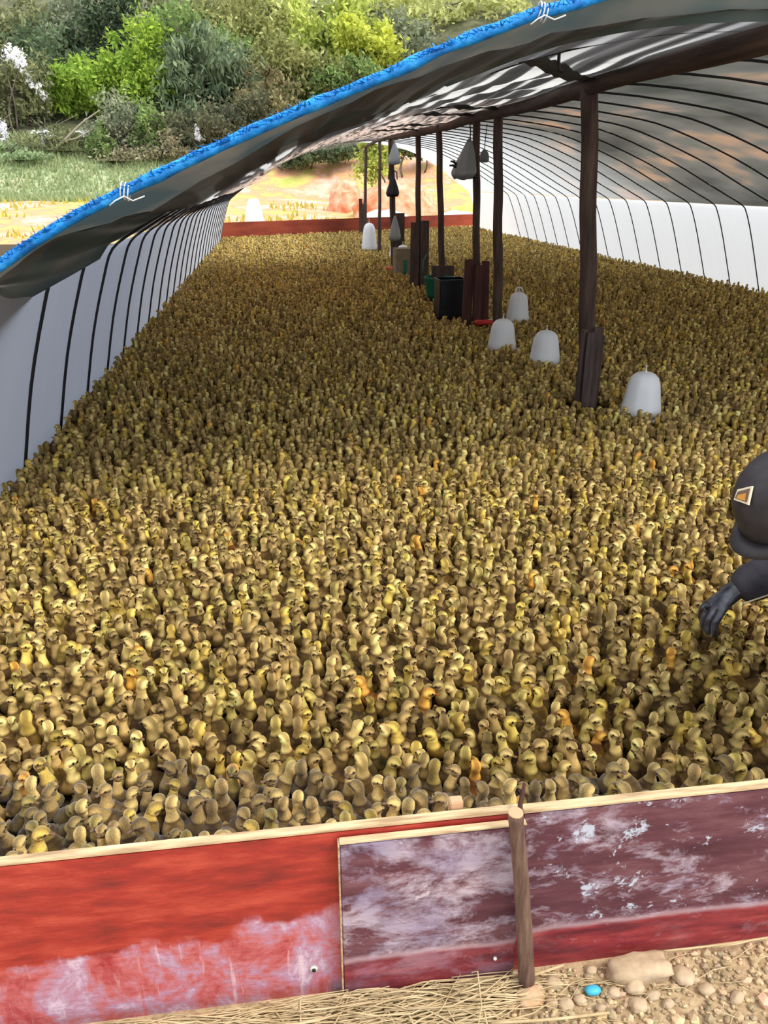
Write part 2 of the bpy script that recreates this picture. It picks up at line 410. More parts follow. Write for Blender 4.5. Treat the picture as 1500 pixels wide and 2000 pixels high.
# shade flap at the mouth: hangs from the blue hem back under the first hoops
def flap():
    HEM = [(-2.0, .55), (-1.6, .82), (-1.3, 1.02), (-.96, 1.235), (-.72, 1.375), (-.48, 1.485), (-.22, 1.595), (.07, 1.715), (.40, 1.838), (.67, 1.945), (1.02, 2.055),
           (1.5, 2.17), (2.15, 2.24), (3.0, 2.25), (3.9, 2.15), (4.5, 2.04), (5.3, 1.76), (6.2, 1.34)]
    REAR = [(-2.0, 2.95, .52), (-1.6, 3.1, .78), (-1.3, 3.5, .95), (-1.05, 4.7, 1.10), (-.92, 5.1, 1.18), (-.66, 5.45, 1.33), (-.42, 5.3, 1.455), (-.20, 5.15, 1.57), (.12, 5.25, 1.73), (.35, 5.45, 1.82),
            (.72, 5.4, 1.94), (.98, 3.8, 1.99), (1.12, 3.35, 2.02), (1.5, 3.1, 2.06), (2.15, 3.06, 2.08), (3.0, 3.06, 2.09), (3.9, 3.06, 2.01), (4.5, 3.06, 1.90), (5.3, 3.06, 1.64), (6.2, 3.06, 1.26)]
    REAR = REAR[:2] + REAR[2:5] + REAR[5:]
    hc = catmull([Vector((a, 2.98, b)) for a, b in HEM], 10); rc = catmull([Vector((a, b, c)) for a, b, c in REAR], 10)
    n = 150
    def samp(c, t):
        u = t * (len(c) - 1); i = min(int(u), len(c) - 2); return c[i].lerp(c[i + 1], u - i)
    hc2 = [samp(hc, k / (n - 1)) for k in range(n)]; rc2 = []
    for h in hc2:    # match the rear line to the hem by their x, easing the pairing
        q = min(range(len(rc) - 1), key=lambda i: abs(rc[i].x - (h.x + .0)))
        rc2.append(rc[q].copy())
    for it in range(3):
        rc2 = [rc2[0]] + [(rc2[i - 1] + rc2[i] * 2 + rc2[i + 1]) / 4 for i in range(1, n - 1)] + [rc2[-1]]
    v = []; ny = 14
    for j in range(ny):
        t = j / (ny - 1)
        for k in range(n):
            q = hc2[k].lerp(rc2[k], t); q.z += -.045 * sin(pi * t) * min(1, max(0, (q.x + 1.2) * 2)) * min(1, max(0, (1.0 - q.x) * 2)) + .018 * noise.noise(Vector((q.x * 2.5, q.y * 1.5, 0))) * sin(pi * t) + (.02 if q.x > -1.0 and q.x < .9 else -.03) * t
            v.append(q)
    i = np.arange(n - 1); f = []
    for j in range(ny - 1):
        a = j * n + i; f.append(np.stack([a, a + 1, a + n + 1, a + n], 1))
    me = np_mesh('shade_flap', np.array(v), np.concatenate(f), M_flap)
    o = link(bpy.data.objects.new('shade_flap', me))
    tag(o, 'dark grey green sheet hanging across the tunnel mouth below the blue hem', 'tarpaulin')
    # blue hem
    bm = bmesh.new()
    hem = [p + Vector((0, 0, .006 * noise.noise(Vector((p.x * 6, 0, 1))))) for p in hc2]
    rad = [.020 + .006 * noise.noise(Vector((p.x * 9, 5, 1))) for p in hem]
    add_tube(bm, hem, rad, 10)
    h = obj_bm('blue_tarpaulin_hem', bm, M_blue)
    tag(h, 'rolled bright blue tarpaulin hem along the front edge of the tunnel roof', 'tarpaulin')
    # frayed fringe
    bm = bmesh.new()
    for k in range(5200):
        a = random.random() * (len(hem) - 2); i = int(a); p = hem[i].lerp(hem[i + 1], a - i)
        d = (hem[i + 1] - hem[i]).normalized(); nrm = Vector((-d.z, 0, d.x))
        if nrm.z < 0: nrm = -nrm
        L = random.uniform(.006, .020) * (1 if random.random() < .93 else 1.5)
        s = p + Vector((0, random.uniform(-.02, .02), 0)); e = s + nrm * L + d * random.uniform(-.07, .02) + Vector((0, random.uniform(-.03, .01), 0))
        w = random.uniform(.002, .006)
        vs = [bm.verts.new(s - d * w), bm.verts.new(s + d * w), bm.verts.new(e + d * w * .3), bm.verts.new(e - d * w * .3)]
        bm.faces.new(vs)
    fr = obj_bm('frayed_fringe', bm, M_blue, h, smooth=False)
    fr['kind'] = 'stuff'
    for (px, lab) in ((240, 'white twine knot tied low on the blue tarpaulin hem'), (1060, 'white twine knot tied high on the blue tarpaulin hem')):
        tgt = min(hem, key=lambda q: abs(project(q)[0] - px))
        bm = bmesh.new()
        for k in range(3):
            r = .027; c = tgt + Vector((.012 * (k - 1), 0, -.004 * (k - 1)))
            add_tube(bm, [c + Vector((.005 * sin(a), r * cos(a), r * sin(a))) for a in np.linspace(0, 2 * pi, 17)], .0025, 5)
        for s in (-1, 1):
            add_tube(bm, [tgt + Vector((0, -.035, -.015)), tgt + Vector((.03 * s, -.05, -.03)), tgt + Vector((.06 * s + .01, -.045, -.015 - .03 * (s < 0)))], .0025, 5)
        tag(obj_bm('twine_knot', bm, M_twine), lab, 'twine', 'twine knots on the blue hem')
flap()

# hoops
ORD = ['first', 'second', 'third', 'fourth', 'fifth', 'sixth', 'seventh', 'eighth', 'ninth', 'tenth', 'eleventh', 'twelfth', 'thirteenth', 'fourteenth', 'fifteenth',
       'sixteenth', 'seventeenth', 'eighteenth', 'nineteenth', 'twentieth', 'twenty-first', 'twenty-second', 'twenty-third', 'twenty-fourth', 'twenty-fifth', 'twenty-sixth', 'twenty-seventh']
ys_h = [4.25 + .78 * k for k in range(24)]
for k, y in enumerate(ys_h):
    bm = bmesh.new()
    add_tube(bm, [prof_pt(p, y + (p.x + 1.45) * 0.02 + .02 * sin(k * 7.3)) for p in PC[::2]], .009, 6)
    lab = '%s thin black hoop from the tunnel mouth, arching between the film walls' % ORD[k]
    tag(obj_bm('tunnel_hoop', bm, M_black), lab, 'hoop', 'black hoops carrying the tunnel film')

# ridge beam
BM = [(2.9, 1.93, 2.015), (5.07, 1.945, 2.03), (7.65, 2.08, 2.09), (8.42, 2.05, 2.10), (10.6, 2.13, 2.14), (11.8, 2.08, 2.14), (15, 2.13, 2.26), (17.9, 2.32, 2.35), (25.2, 2.84, 2.50)]
def beam_xz(y): return float(np.interp(y, [b[0] for b in BM], [b[1] for b in BM])), float(np.interp(y, [b[0] for b in BM], [b[2] for b in BM]))
bm = bmesh.new()
pts = []; rr = []
for k in range(60):
    y = 2.9 + k * (25.3 - 2.9) / 59; x, z = beam_xz(y)
    pts.append(Vector((x + .012 * sin(y * .9), y, z + .008 * sin(y * 1.7))))
    rr.append(.052 + .010 * noise.noise(Vector((y, 0, 0))) - .0006 * y)
add_tube(bm, pts, rr, 12)
tag(obj_bm('ridge_beam', bm, M_beam), 'long rough dark wooden pole running under the roof on top of the posts', 'beam')
BEAM = pts
def beam_at(y): return min(BEAM, key=lambda p: abs(p.y - y))

# posts
POSTS = [ # base x, y, radius, label
    (2.14, 5.07, .055, 'nearest and thickest dark brown wooden post, with planks around its foot'),
    (2.20, 7.65, .047, 'straight dark wooden post second from the front, behind a white drinker'),
    (2.17, 8.42, .040, 'dark wooden post with the grey bag hanging from it'),
    (2.24, 10.6, .042, 'dark wooden post right behind the black crate and brown box'),
    (2.11, 11.8, .040, 'dark wooden post with short old planks leaning at its foot'),
    (2.22, 15.0, .055, 'dark wooden post with the black bag and pale bag hanging on it'),
    (2.31, 17.9, .036, 'thin dark wooden post between the bag post and the farthest post'),
    (2.72, 24.6, .045, 'farthest thin brown post at the end board')]
for x, y, r, lab in POSTS:
    tp = beam_at(y); bm = bmesh.new(); n = 14
    P = [Vector((x + (tp.x - x) * (i / n) + .004 * sin(i * 1.3 + y), y + .003 * sin(i + y), (tp.z + .0) * i / n)) for i in range(n + 1)]
    add_tube(bm, P, [r * (1.06 - .12 * i / n + .05 * noise.noise(Vector((i * .7, y, 0)))) for i in range(n + 1)], 12)
    tag(obj_bm('wooden_post', bm, M_post), lab, 'post', 'wooden posts down the middle of the tunnel')
    if 5 < y < 18:   # dark strips under the lining are built below
        pass

# flat dark strips running diagonally under the lining beside the posts
def dark_strip(y, lab):
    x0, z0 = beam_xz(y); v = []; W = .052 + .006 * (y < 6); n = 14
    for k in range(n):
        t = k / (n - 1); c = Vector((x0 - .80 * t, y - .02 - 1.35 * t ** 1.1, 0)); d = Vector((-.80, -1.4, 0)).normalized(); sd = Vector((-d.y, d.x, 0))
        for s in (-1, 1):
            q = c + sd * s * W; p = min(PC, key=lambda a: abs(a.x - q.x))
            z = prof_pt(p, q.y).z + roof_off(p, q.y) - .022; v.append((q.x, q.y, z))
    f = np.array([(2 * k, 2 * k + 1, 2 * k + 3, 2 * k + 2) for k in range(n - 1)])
    me = np_mesh('roof_strip', np.array(v), f, M_strip)
    o = link(bpy.data.objects.new('roof_strip', me))
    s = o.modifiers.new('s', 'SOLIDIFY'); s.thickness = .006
    tag(o, lab, 'dark_strip', 'dark strips under the roof lining')
for y, lab in ((5.07, 'wide dark strip curving under the roof above the nearest post'), (7.65, 'dark strip curving under the roof above the second post'),
               (8.5, 'dark strip curving under the roof above the post with the grey bag'), (10.6, 'dark strip under the roof above the post behind the black crate'),
               (11.8, 'dark strip under the roof above the post with leaning old planks')):
    dark_strip(y, lab)
# wire hung below the roof
def roof_hit(px, py, off=-.07):
    d = px_dir(px, py).normalized(); lo = 2.6
    t = lo
    while t < 40:
        p = CP + d * t
        j = min(PC, key=lambda q: abs(q.x - p.x)); z = prof_pt(j, p.y).z + off
        if p.z >= z and p.y > 2.9: return p
        t += .02
    return CP + d * 8
wire = [roof_hit(x, y) for x, y in ((1560, 66), (1500, 60), (1400, 60), (1300, 66), (1200, 80), (1100, 100), (1000, 128), (920, 158), (860, 180), (800, 200))]
bm = bmesh.new(); add_tube(bm, catmull(wire, 4), .006, 6)
w = obj_bm('roof_cable', bm, M_black); tag(w, 'black cable strung under the roof lining left of the beam', 'cable')
hk = roof_hit(1092, 108); bm = bmesh.new()
add_tube(bm, [hk + Vector((0, 0, .03)), hk + Vector((0, 0, -.02)), hk + Vector((.006, 0, -.06)), hk + Vector((.022, 0, -.065))], .008, 6)
obj_bm('cable_hook', bm, M_black, w)['label'] = 'small hook hanging from the cable'

# ------------------------------------------------------------------ far end board
bm = bmesh.new()
A = Vector((-1.55, 23.0, 0)); B = Vector((8.2, 29.2, 0)); d = (B - A).normalized(); nrm = Vector((-d.y, d.x, 0))
def board_seg(a, b, z0, z1, th, mat, lab, name='end_board', jit=0):
    bm = bmesh.new(); L = (b - a).length; d = (b - a).normalized()
    Mx = Matrix.Translation(a) @ d.to_track_quat('X', 'Z').to_matrix().to_4x4()
    add_box(bm, (0, -th / 2, z0), (L, th / 2, z1), .004, M=Mx)
    return tag(obj_bm(name, bm, mat, smooth=False), lab, 'board', 'painted boards closing the ends of the pen' if name == 'end_board' else None)
board_seg(A, A + d * 5.2, 0, .50, .03, M_far_board, 'long dark red board closing the far left end of the pen')
board_seg(A + d * 5.2 + nrm * .02, B, 0, .50, .03, M_far_board, 'long dark red board closing the far right end, behind the posts')
a = at_y(712, 440, 24.3)
bm = bmesh.new(); add_box(bm, (a.x - .07, 24.25, 0), (a.x + .07, 24.31, .95), .004)
add_box(bm, (a.x - .16, 24.3, 0), (a.x - .06, 24.34, 1.08), .004)
tag(obj_bm('wooden_stub', bm, M_post, smooth=False), 'pair of short brown stub planks upright at the far board beside the farthest post', 'plank')

# ------------------------------------------------------------------ front boards
Y0 = 1.045
def front_board(x0, x1, z0, z1, y0, y1, mat, lab, slope=0.0):
    bm = bmesh.new()
    add_box(bm, (x0, y0, z0), (x1, y1, z1), .0025)
    o = obj_bm('pen_board', bm, mat, smooth=False)
    tag(o, lab, 'board', 'painted boards along the front of the pen')
    return o
o = front_board(-1.7, .40, -.04, .425, Y0 + .004, Y0 + .020, M_red_board, 'bright red board with pinkish scuffed lower half at the front left')
bm = bmesh.new(); add_box(bm, (-1.7, Y0 + .003, .4252), (.40, Y0 + .021, .431), .001, jit=.0); obj_bm('raw_edge', bm, M_rim, o, smooth=False)['label'] = 'bare pale top edge'
o = front_board(.0585, .405, -.03, .412, Y0 - .016, Y0 + .002, M_mottled, 'purple board mottled with white scuffs, between the red board and the stake')
bm = bmesh.new(); add_box(bm, (.0585, Y0 - .0165, .4121), (.405, Y0 + .0, .415), .001); obj_bm('raw_edge', bm, M_rim, o, smooth=False)['label'] = 'bare pale top edge'
bm = bmesh.new(); add_box(bm, (.0555, Y0 - .0165, -.03), (.0584, Y0 + .001, .412), .0005); obj_bm('raw_side_edge', bm, M_rim, o, smooth=False)['label'] = 'pale brown side edge'
o = front_board(.402, 2.9, -.04, .425, Y0 + .0, Y0 + .018, M_maroon, 'dark maroon board with a red band along its foot, right of the stake')
bm = bmesh.new(); add_box(bm, (.402, Y0 - .001, .4252), (2.9, Y0 + .019, .431), .001); obj_bm('raw_edge', bm, M_rim, o, smooth=False)['label'] = 'bare pale top edge'
# screw with washer on the red board
c = at_y(613, 1893, Y0 + .002)
t = empty('screw', c); tag(t, 'screw with pale washer low on the red board', 'screw')
def disc(name, r, th, mat, parent, dy):
    bm = bmesh.new(); bmesh.ops.create_cone(bm, segments=20, radius1=r, radius2=r * .85, depth=th, cap_ends=True)
    o = obj_bm(name, bm, mat, parent); o.rotation_euler = (pi / 2, 0, 0); o.location = (0, dy, 0)
disc('washer', .0085, .003, M_cream, t, 0); disc('screw_head', .0042, .004, M_black, t, -.002)
# small nail head on the mottled board
c = at_y(967, 1872, Y0 - .018); t2 = bmesh.new(); bmesh.ops.create_uvsphere(t2, u_segments=10, v_segments=8, radius=.004)
o = obj_bm('nail_head', t2, M_twine, loc=c); tag(o, 'tiny bright nail head low on the mottled purple board', 'nail')
# stake
bm = bmesh.new()
pts = [at_y(1030, 1905, Y0 - .042) + Vector((0, 0, -.02))] + [at_y(x, y, Y0 - .04) for x, y in ((1026, 1850), (1022, 1790), (1018, 1720), (1013, 1660), (1009, 1620), (1007, 1588))]
add_tube(bm, catmull(pts, 4), [.0165 - .003 * i / 24 + .0015 * noise.noise(Vector((i * .5, 0, 0))) for i in range(25)], 14)
st = obj_bm('stake', bm, M_stake); tag(st, 'upright round wooden stake in front of the boards', 'stake')
tp = pts[-1]
bm = bmesh.new(); add_lathe(bm, [(.0138, 0), (.0138, .002), (.012, .003)], (0, 0, 0), 14)
k = obj_bm('cut_end', bm, M_cut, st, loc=tp + Vector((0, 0, .0)), smooth=False); k['label'] = 'pale sawn top of the stake'
bm = bmesh.new(); q = at_y(1012, 1592, Y0 - .005)
add_tube(bm, [q + Vector((0, -.01, -.01)), at_y(1016, 1570, Y0 + .0), at_y(1021, 1550, Y0 + .01), at_y(1024, 1530, Y0 + .01)], [.005, .0048, .0042, .003], 7)
add_tube(bm, [at_y(1021, 1550, Y0 + .01), at_y(1012, 1543, Y0 + .015)], [.003, .002], 6)
tag(obj_bm('forked_twig', bm, M_twig), 'short dark twig sticking up beside the stake top', 'twig')
# peg
c = at_y(889, 1587, Y0 + .035)
bm = bmesh.new(); add_box(bm, (-.0125, -.010, -c.z + .0), (.0125, .010, .012), .002)
p = obj_bm('wooden_peg', bm, M_cut, loc=(c.x, Y0 + .034, c.z + .022), smooth=False)
tag(p, 'pale square sawn peg standing behind the front board', 'peg')

# ------------------------------------------------------------------ drinkers
def drinker(x, y, lab, h=.40, r=.13, red=False, rz=0, tilt=0, tray=M_white_pl):
    t = empty('bell_drinker', (x, y, 0), rz); tag(t, lab, 'drinker', 'white bell drinkers among the ducklings')
    t.rotation_euler.x = tilt
    bm = bmesh.new(); s = r / .13; H = h
    prof = [(.128, .07), (.131, .085), (.128, .12), (.118, .18), (.110, .24), (.103, .29), (.090, .335), (.068, .362), (.040, .377), (.016, .38)]
    add_lathe(bm, [(a * s, b * H / .40) for a, b in prof], seg=48, flute=.012)
    obj_bm('jar', bm, M_white_pl, t)
    bm = bmesh.new(); add_lathe(bm, [(.014 * s, .378), (.012 * s, .385), (.006, .395), (.005, .42), (.008, .425), (.004, .43)], seg=12)
    for v in bm.verts: v.co.z *= H / .40
    obj_bm('top_knob', bm, M_cream, t)
    bm = bmesh.new(); add_lathe(bm, [(.12 * s, .02), (.165 * s, .03), (.17 * s, .065), (.163 * s, .065), (.155 * s, .04), (.10 * s, .04)], seg=40)
    k = obj_bm('water_tray', bm, M_red_pl if red else tray, t)
    if red: k['label'] = 'red water tray'
    for a in range(3):
        bm = bmesh.new(); an = a * 2 * pi / 3
        add_tube(bm, [(.11 * cos(an) * s, .11 * sin(an) * s, 0), (.12 * cos(an) * s, .12 * sin(an) * s, .03)], .012, 8)
        obj_bm('foot', bm, M_red_pl if red else M_white_pl, t)
    return t
drinker(2.40, 4.78, 'nearest white bell drinker, standing alone right of the first post', .365, .133, tray=M_white_pl)
drinker(2.26, 6.38, 'white bell drinker just left of the nearest post', .365, .135)
drinker(2.06, 7.02, 'white bell drinker in front of the second post', .365, .135)
d4 = drinker(2.64, 8.45, 'white drinker with a carrying ring, behind the second post', .42, .13, red=True)
bm = bmesh.new(); add_tube(bm, [(.045 * cos(a), 0, .40 + .05 * sin(a)) for a in np.linspace(0, pi, 12)], .008, 6); obj_bm('carrying_ring', bm, M_white_pl, d4)
drinker(2.12, 18.2, 'tall narrow white drinker in the far sunlit part, left of the posts', .72, .17)
drinker(2.30, 14.5, 'white drinker with red tray beside the cardboard box', .50, .14, red=True)
drinker(2.52, 16.6, 'pale drinker half hidden behind the cardboard box', .52, .17)

# ------------------------------------------------------------------ planks round posts
def plank(x, y, w, h, th, lab, mat, lean=(0, 0), rz=0, name='plank', grp='planks leaning round the posts'):
    bm = bmesh.new(); add_box(bm, (-w / 2, -th / 2, 0), (w / 2, th / 2, h), .003, jit=.003)
    o = obj_bm(name, bm, mat, smooth=False, loc=(x, y, 0)); o.rotation_euler = (lean[0], lean[1], rz)
    return tag(o, lab, 'plank', grp)
plank(2.04, 5.00, .05, .60, .025, 'narrow old plank at the left of the nearest post', M_plank2, (0, 0), .5)
plank(2.08, 4.975, .06, .58, .025, 'narrow old plank at the front of the nearest post', M_plank2, (-.02, 0), 0)
plank(2.13, 4.985, .06, .61, .025, 'narrow old plank at the front right of the nearest post', M_plank2, (-.01, 0), -.3)
plank(2.175, 5.05, .05, .55, .025, 'narrow old plank at the right side of the nearest post', M_plank2, (0, 0), -.9)
plank(2.03, 8.34, .10, .76, .03, 'reddish plank at the left of the grey bag post', M_plank, (-.01, .02), .2)
plank(2.14, 8.30, .08, .70, .03, 'reddish plank at the front of the grey bag post', M_plank, (-.02, 0), 0)
plank(2.24, 8.34, .08, .74, .03, 'reddish plank at the right of the grey bag post', M_plank, (0, -.03), -.3)
plank(2.03, 11.72, .13, .98, .03, 'tall dark plank at the left of the fifth post', M_plank2, (0, .01), 0)
plank(2.19, 11.74, .13, 1.0, .03, 'tall dark plank at the right of the fifth post', M_plank2, (0, -.01), .1)
plank(2.28, 14.9, .22, 1.0, .03, 'broad dark board at the foot of the bag post', M_plank2, (0, 0), 0)

# ------------------------------------------------------------------ crate, box, basin
def crate(x, y, w, dpt, h, mat, lab, name, rz=0.0):
    t = empty(name, (x, y, 0), rz); tag(t, lab, 'crate')
    bm = bmesh.new(); th = .012
    for lo, hi in (((-w/2, -dpt/2, .06), (w/2, dpt/2, .075)),
                   ((-w/2, -dpt/2, .06), (w/2, -dpt/2+th, h)), ((-w/2, dpt/2-th, .06), (w/2, dpt/2, h)),
                   ((-w/2, -dpt/2, .06), (-w/2+th, dpt/2, h)), ((w/2-th, -dpt/2, .06), (w/2, dpt/2, h))):
        add_box(bm, lo, hi, .002)
    obj_bm('shell', bm, mat, t, smooth=False)
    bm = bmesh.new()
    for s in (-1, 1):
        add_box(bm, (-w/2-.015, s*dpt/2-.012, h-.03), (w/2+.015, s*dpt/2+.012, h), .003)
        add_box(bm, (s*w/2-.012, -dpt/2, h-.03), (s*w/2+.012, dpt/2, h), .003)
    obj_bm('rim', bm, mat, t, smooth=False)
    bm = bmesh.new()
    for zz in (.18, .25, .31):
        add_box(bm, (-w/2+.03, -dpt/2-.006, zz), (w/2-.03, -dpt/2+.0, zz+.012), .002)
    obj_bm('rib', bm, mat, t, smooth=False)
    for sx in (-1, 1):
        bm = bmesh.new(); add_box(bm, (sx*w*.36-.03, -dpt/2, 0), (sx*w*.36+.03, -dpt/2+.06, .065), .004)
        obj_bm('foot', bm, M_cream, t, smooth=False)['label'] = 'pale foot block'
    return t
crate(1.98, 8.95, .32, .30, .50, M_black_pl, 'black plastic crate on pale blocks left of the grey bag post', 'plastic_crate', .03)
t = empty('cardboard_box', (2.13, 13.35, 0), .05); tag(t, 'greyish brown cardboard box standing left of the posts', 'box')
bm = bmesh.new(); add_box(bm, (-.155, -.15, 0), (.155, .15, .50), .005); obj_bm('carton', bm, M_card, t, smooth=False)
bm = bmesh.new(); add_box(bm, (-.155, -.155, .50), (.155, -.02, .505), .001); add_box(bm, (-.155, .02, .50), (.155, .155, .507), .001); obj_bm('flap', bm, M_card, t, smooth=False)
bm = bmesh.new(); add_box(bm, (-.03, -.1555, .1), (.03, -.1505, .33), .001); obj_bm('green_mark', bm, M_green_pl, t, smooth=False)['label'] = 'dark green patch on the box front'
b = empty('green_basin', (2.10, 10.25, 0)); tag(b, 'dark green plastic basin behind the black crate', 'basin')
bm = bmesh.new(); add_lathe(bm, [(.13, .1), (.15, .16), (.19, .36), (.20, .38), (.185, .38), (.14, .18), (.12, .16)], seg=32); obj_bm('bowl', bm, M_green_pl, b)
bm = bmesh.new(); add_tube(bm, [(-.19, 0, .38), (-.21, 0, .48), (-.2, 0, .58), (-.16, 0, .66)], .01, 6); obj_bm('handle', bm, M_green_pl, b)
br = bmesh.new(); add_box(br, (-.15, -.02, 0), (.15, .02, .50), .004)
tag(obj_bm('brown_panel', br, M_plank2, smooth=False, loc=(2.19, 10.42, 0)), 'dark brown panel leaning on the fourth post behind the green basin', 'panel')
bm = bmesh.new(); add_box(bm, (-.16, -.08, 0), (.16, .08, .05), .008)
rt = obj_bm('red_feed_tray', bm, M_red_pl, smooth=True, loc=(2.08, 13.9, .10)); tag(rt, 'small red feed tray left of the cardboard box', 'tray')
bm = bmesh.new(); add_box(bm, (-.14, -.05, 0), (.14, .05, .05), .008)
rt = obj_bm('red_feed_tray', bm, M_red_pl, smooth=True, loc=(2.20, 8.05, .12)); tag(rt, 'dark red feed tray right of the black crate', 'tray')

# ------------------------------------------------------------------ hanging things
def bag(name, loc, w, h, dpt, mat, lab, lean=0.0, strap_top=None, spikes=False, skew=0, neck=.10):
    t = empty(name, loc); tag(t, lab, 'bag')
    bm = bmesh.new(); n = 12; seg = 28
    rings = []
    for i in range(n):
        f = i / (n - 1)
        r = neck + (1 - neck) * min(1, f * 1.15) ** (.8 if neck < .2 else .5)
        if f > .87: r *= 1 - (f - .87) * 2.2
        ring = []
        for k in range(seg):
            a = 2 * pi * k / seg
            q = 1 + .10 * noise.noise(Vector((cos(a) * 1.5, sin(a) * 1.5, f * 2 + loc[1]))) + .04 * sin(a * 7)
            ring.append(bm.verts.new(Vector((w / 2 * r * q * cos(a) - skew * (f) * 1.0 + skew * .5, dpt / 2 * r * q * sin(a), -h * f + .03 * noise.noise(Vector((a, f, 0)))))))
        rings.append(ring)
    for i in range(n - 1):
        for k in range(seg): bm.faces.new((rings[i][k], rings[i][(k + 1) % seg], rings[i + 1][(k + 1) % seg], rings[i + 1][k]))
    bm.faces.new(rings[0]); bm.faces.new(rings[-1])
    obj_bm('sack', bm, mat, t)
    if strap_top:
        bm = bmesh.new(); add_tube(bm, [(skew * .5, 0, -.02), (skew * .5 + .01, .01, strap_top / 2), (skew*.5, .02, strap_top)], .006, 6); obj_bm('hanging_cord', bm, M_black, t)
    if spikes:
        for (sx, sz, ex, ez) in ((-w * .40, -h * .62, -w * .62, -h * .55), (-w * .40, -h * .7, -w * .66, -h * .66), (w * .25, -h * .97, w * .42, -h * .95), (w * .3, -h, w * .38, -h * 1.08)):
            bm = bmesh.new(); add_tube(bm, [(sx, -.02, sz), ((sx + ex) / 2, -.03, (sz + ez) / 2 + .01), (ex, -.03, ez)], [.014, .012, .008], 6); obj_bm('handle_loop', bm, M_black_pl, t)
    return t
bag('hanging_bag', (1.95, 8.28, 1.90), .27, .36, .16, M_grey_bag, 'grey plastic bag with black ties hanging on the third post', strap_top=.14, spikes=True, skew=.05)
bag('hanging_bag', (2.19, 14.86, 2.15), .25, .34, .18, M_pale_bag, 'pale bluish bag hanging high on the far post', strap_top=.12)
t = bag('hanging_bag', (2.16, 14.84, 1.62), .26, .34, .16, M_black_pl, 'black bag with handles hanging halfway down the far post')
bm = bmesh.new(); add_tube(bm, [(-.08, 0, -.06), (-.07, 0, .06), (0, 0, .10), (.07, 0, .06), (.08, 0, -.06)], .01, 6); obj_bm('handle_loop', bm, M_black_pl, t)
bag('hanging_bag', (2.20, 14.82, .95), .24, .42, .14, M_grey_bag, 'dark grey sack hanging low on the far post above the drinkers')
t = empty('hanging_lamp', (3.09, 12.0, 1.78)); tag(t, 'small grey hanging lamp against the bright film right of the posts', 'lamp')
bm = bmesh.new(); add_lathe(bm, [(.045, 0), (.07, .01), (.072, .06), (.06, .12), (.03, .16), (.018, .17)], seg=20); obj_bm('lamp_shade', bm, principled('grey_enamel', (.18, .19, .20), .5), t)
bm = bmesh.new(); add_tube(bm, [(0, 0, .17), (0, 0, .24), (.02, 0, .50)], .006, 6); obj_bm('lamp_cord', bm, M_black, t)

# ------------------------------------------------------------------ things outside, beyond the far board
t = bag('white_sack', (-.60, 26.6, 1.05), .66, 1.0, .5, M_white_bag, 'full white sack standing outside beyond the far red board', neck=.35)
t['category'] = 'sack'
def heap(name, c, rx, ry, h, mat, lab, seed, cat):
    bm = bmesh.new(); bmesh.ops.create_icosphere(bm, subdivisions=4, radius=1)
    for v in bm.verts:
        n = 1 + .16 * noise.noise(v.co * 2.3 + Vector((seed, 0, 0))) + .1 * noise.noise(v.co * 7 + Vector((seed, 0, 0)))
        v.co = Vector((v.co.x * rx * n, v.co.y * ry * n, max(v.co.z, -.15) * h * n))
    c = Vector(c); c.z = ground_z(c.x, c.y)
    return tag(obj_bm(name, bm, mat, loc=c), lab, cat)
heap('tarpaulin_heap', (4.7, 31.5, 0), 1.7, .8, 1.2, M_orange_net, 'orange tarpaulin heap standing outside the far end, seen between the posts', 2, 'tarpaulin')
heap('tarpaulin_heap', (3.0, 33.5, 0), .8, .8, 1.1, M_orange_net, 'smaller orange tarpaulin heap outside left of the far bag post', 9, 'tarpaulin')
heap('white_sheeting', (4.0, 29.6, 0), 1.0, .5, .45, M_white_bag, 'crumpled white plastic sheeting on soil behind the far board', 4, 'sheeting')
heap('white_sheeting', (6.8, 29.9, 0), .9, .4, .5, M_white_bag, 'crumpled white sheeting with magenta edge at far right end', 6, 'sheeting')
heap('magenta_cloth', (7.4, 29.2, 0), .5, .25, .50, M_pink, 'magenta cloth lying over the far board at its right end', 5, 'cloth')

# ------------------------------------------------------------------ ducklings
HERO_TOTAL = 300
def smooth_curve(a, n):
    t = np.linspace(0, len(a) - 1, n); out = np.zeros((n, a.shape[1]))
    P = np.vstack([2 * a[0] - a[1], a, 2 * a[-1] - a[-2]])
    for k, tt in enumerate(t):
        i = min(int(tt), len(a) - 2); u = tt - i; p0, p1, p2, p3 = P[i:i + 4]
        out[k] = .5 * (2 * p1 + (p2 - p0) * u + (2 * p0 - 5 * p1 + 4 * p2 - p3) * u * u + (3 * p1 - p0 - 3 * p2 + p3) * u ** 3)
    return out
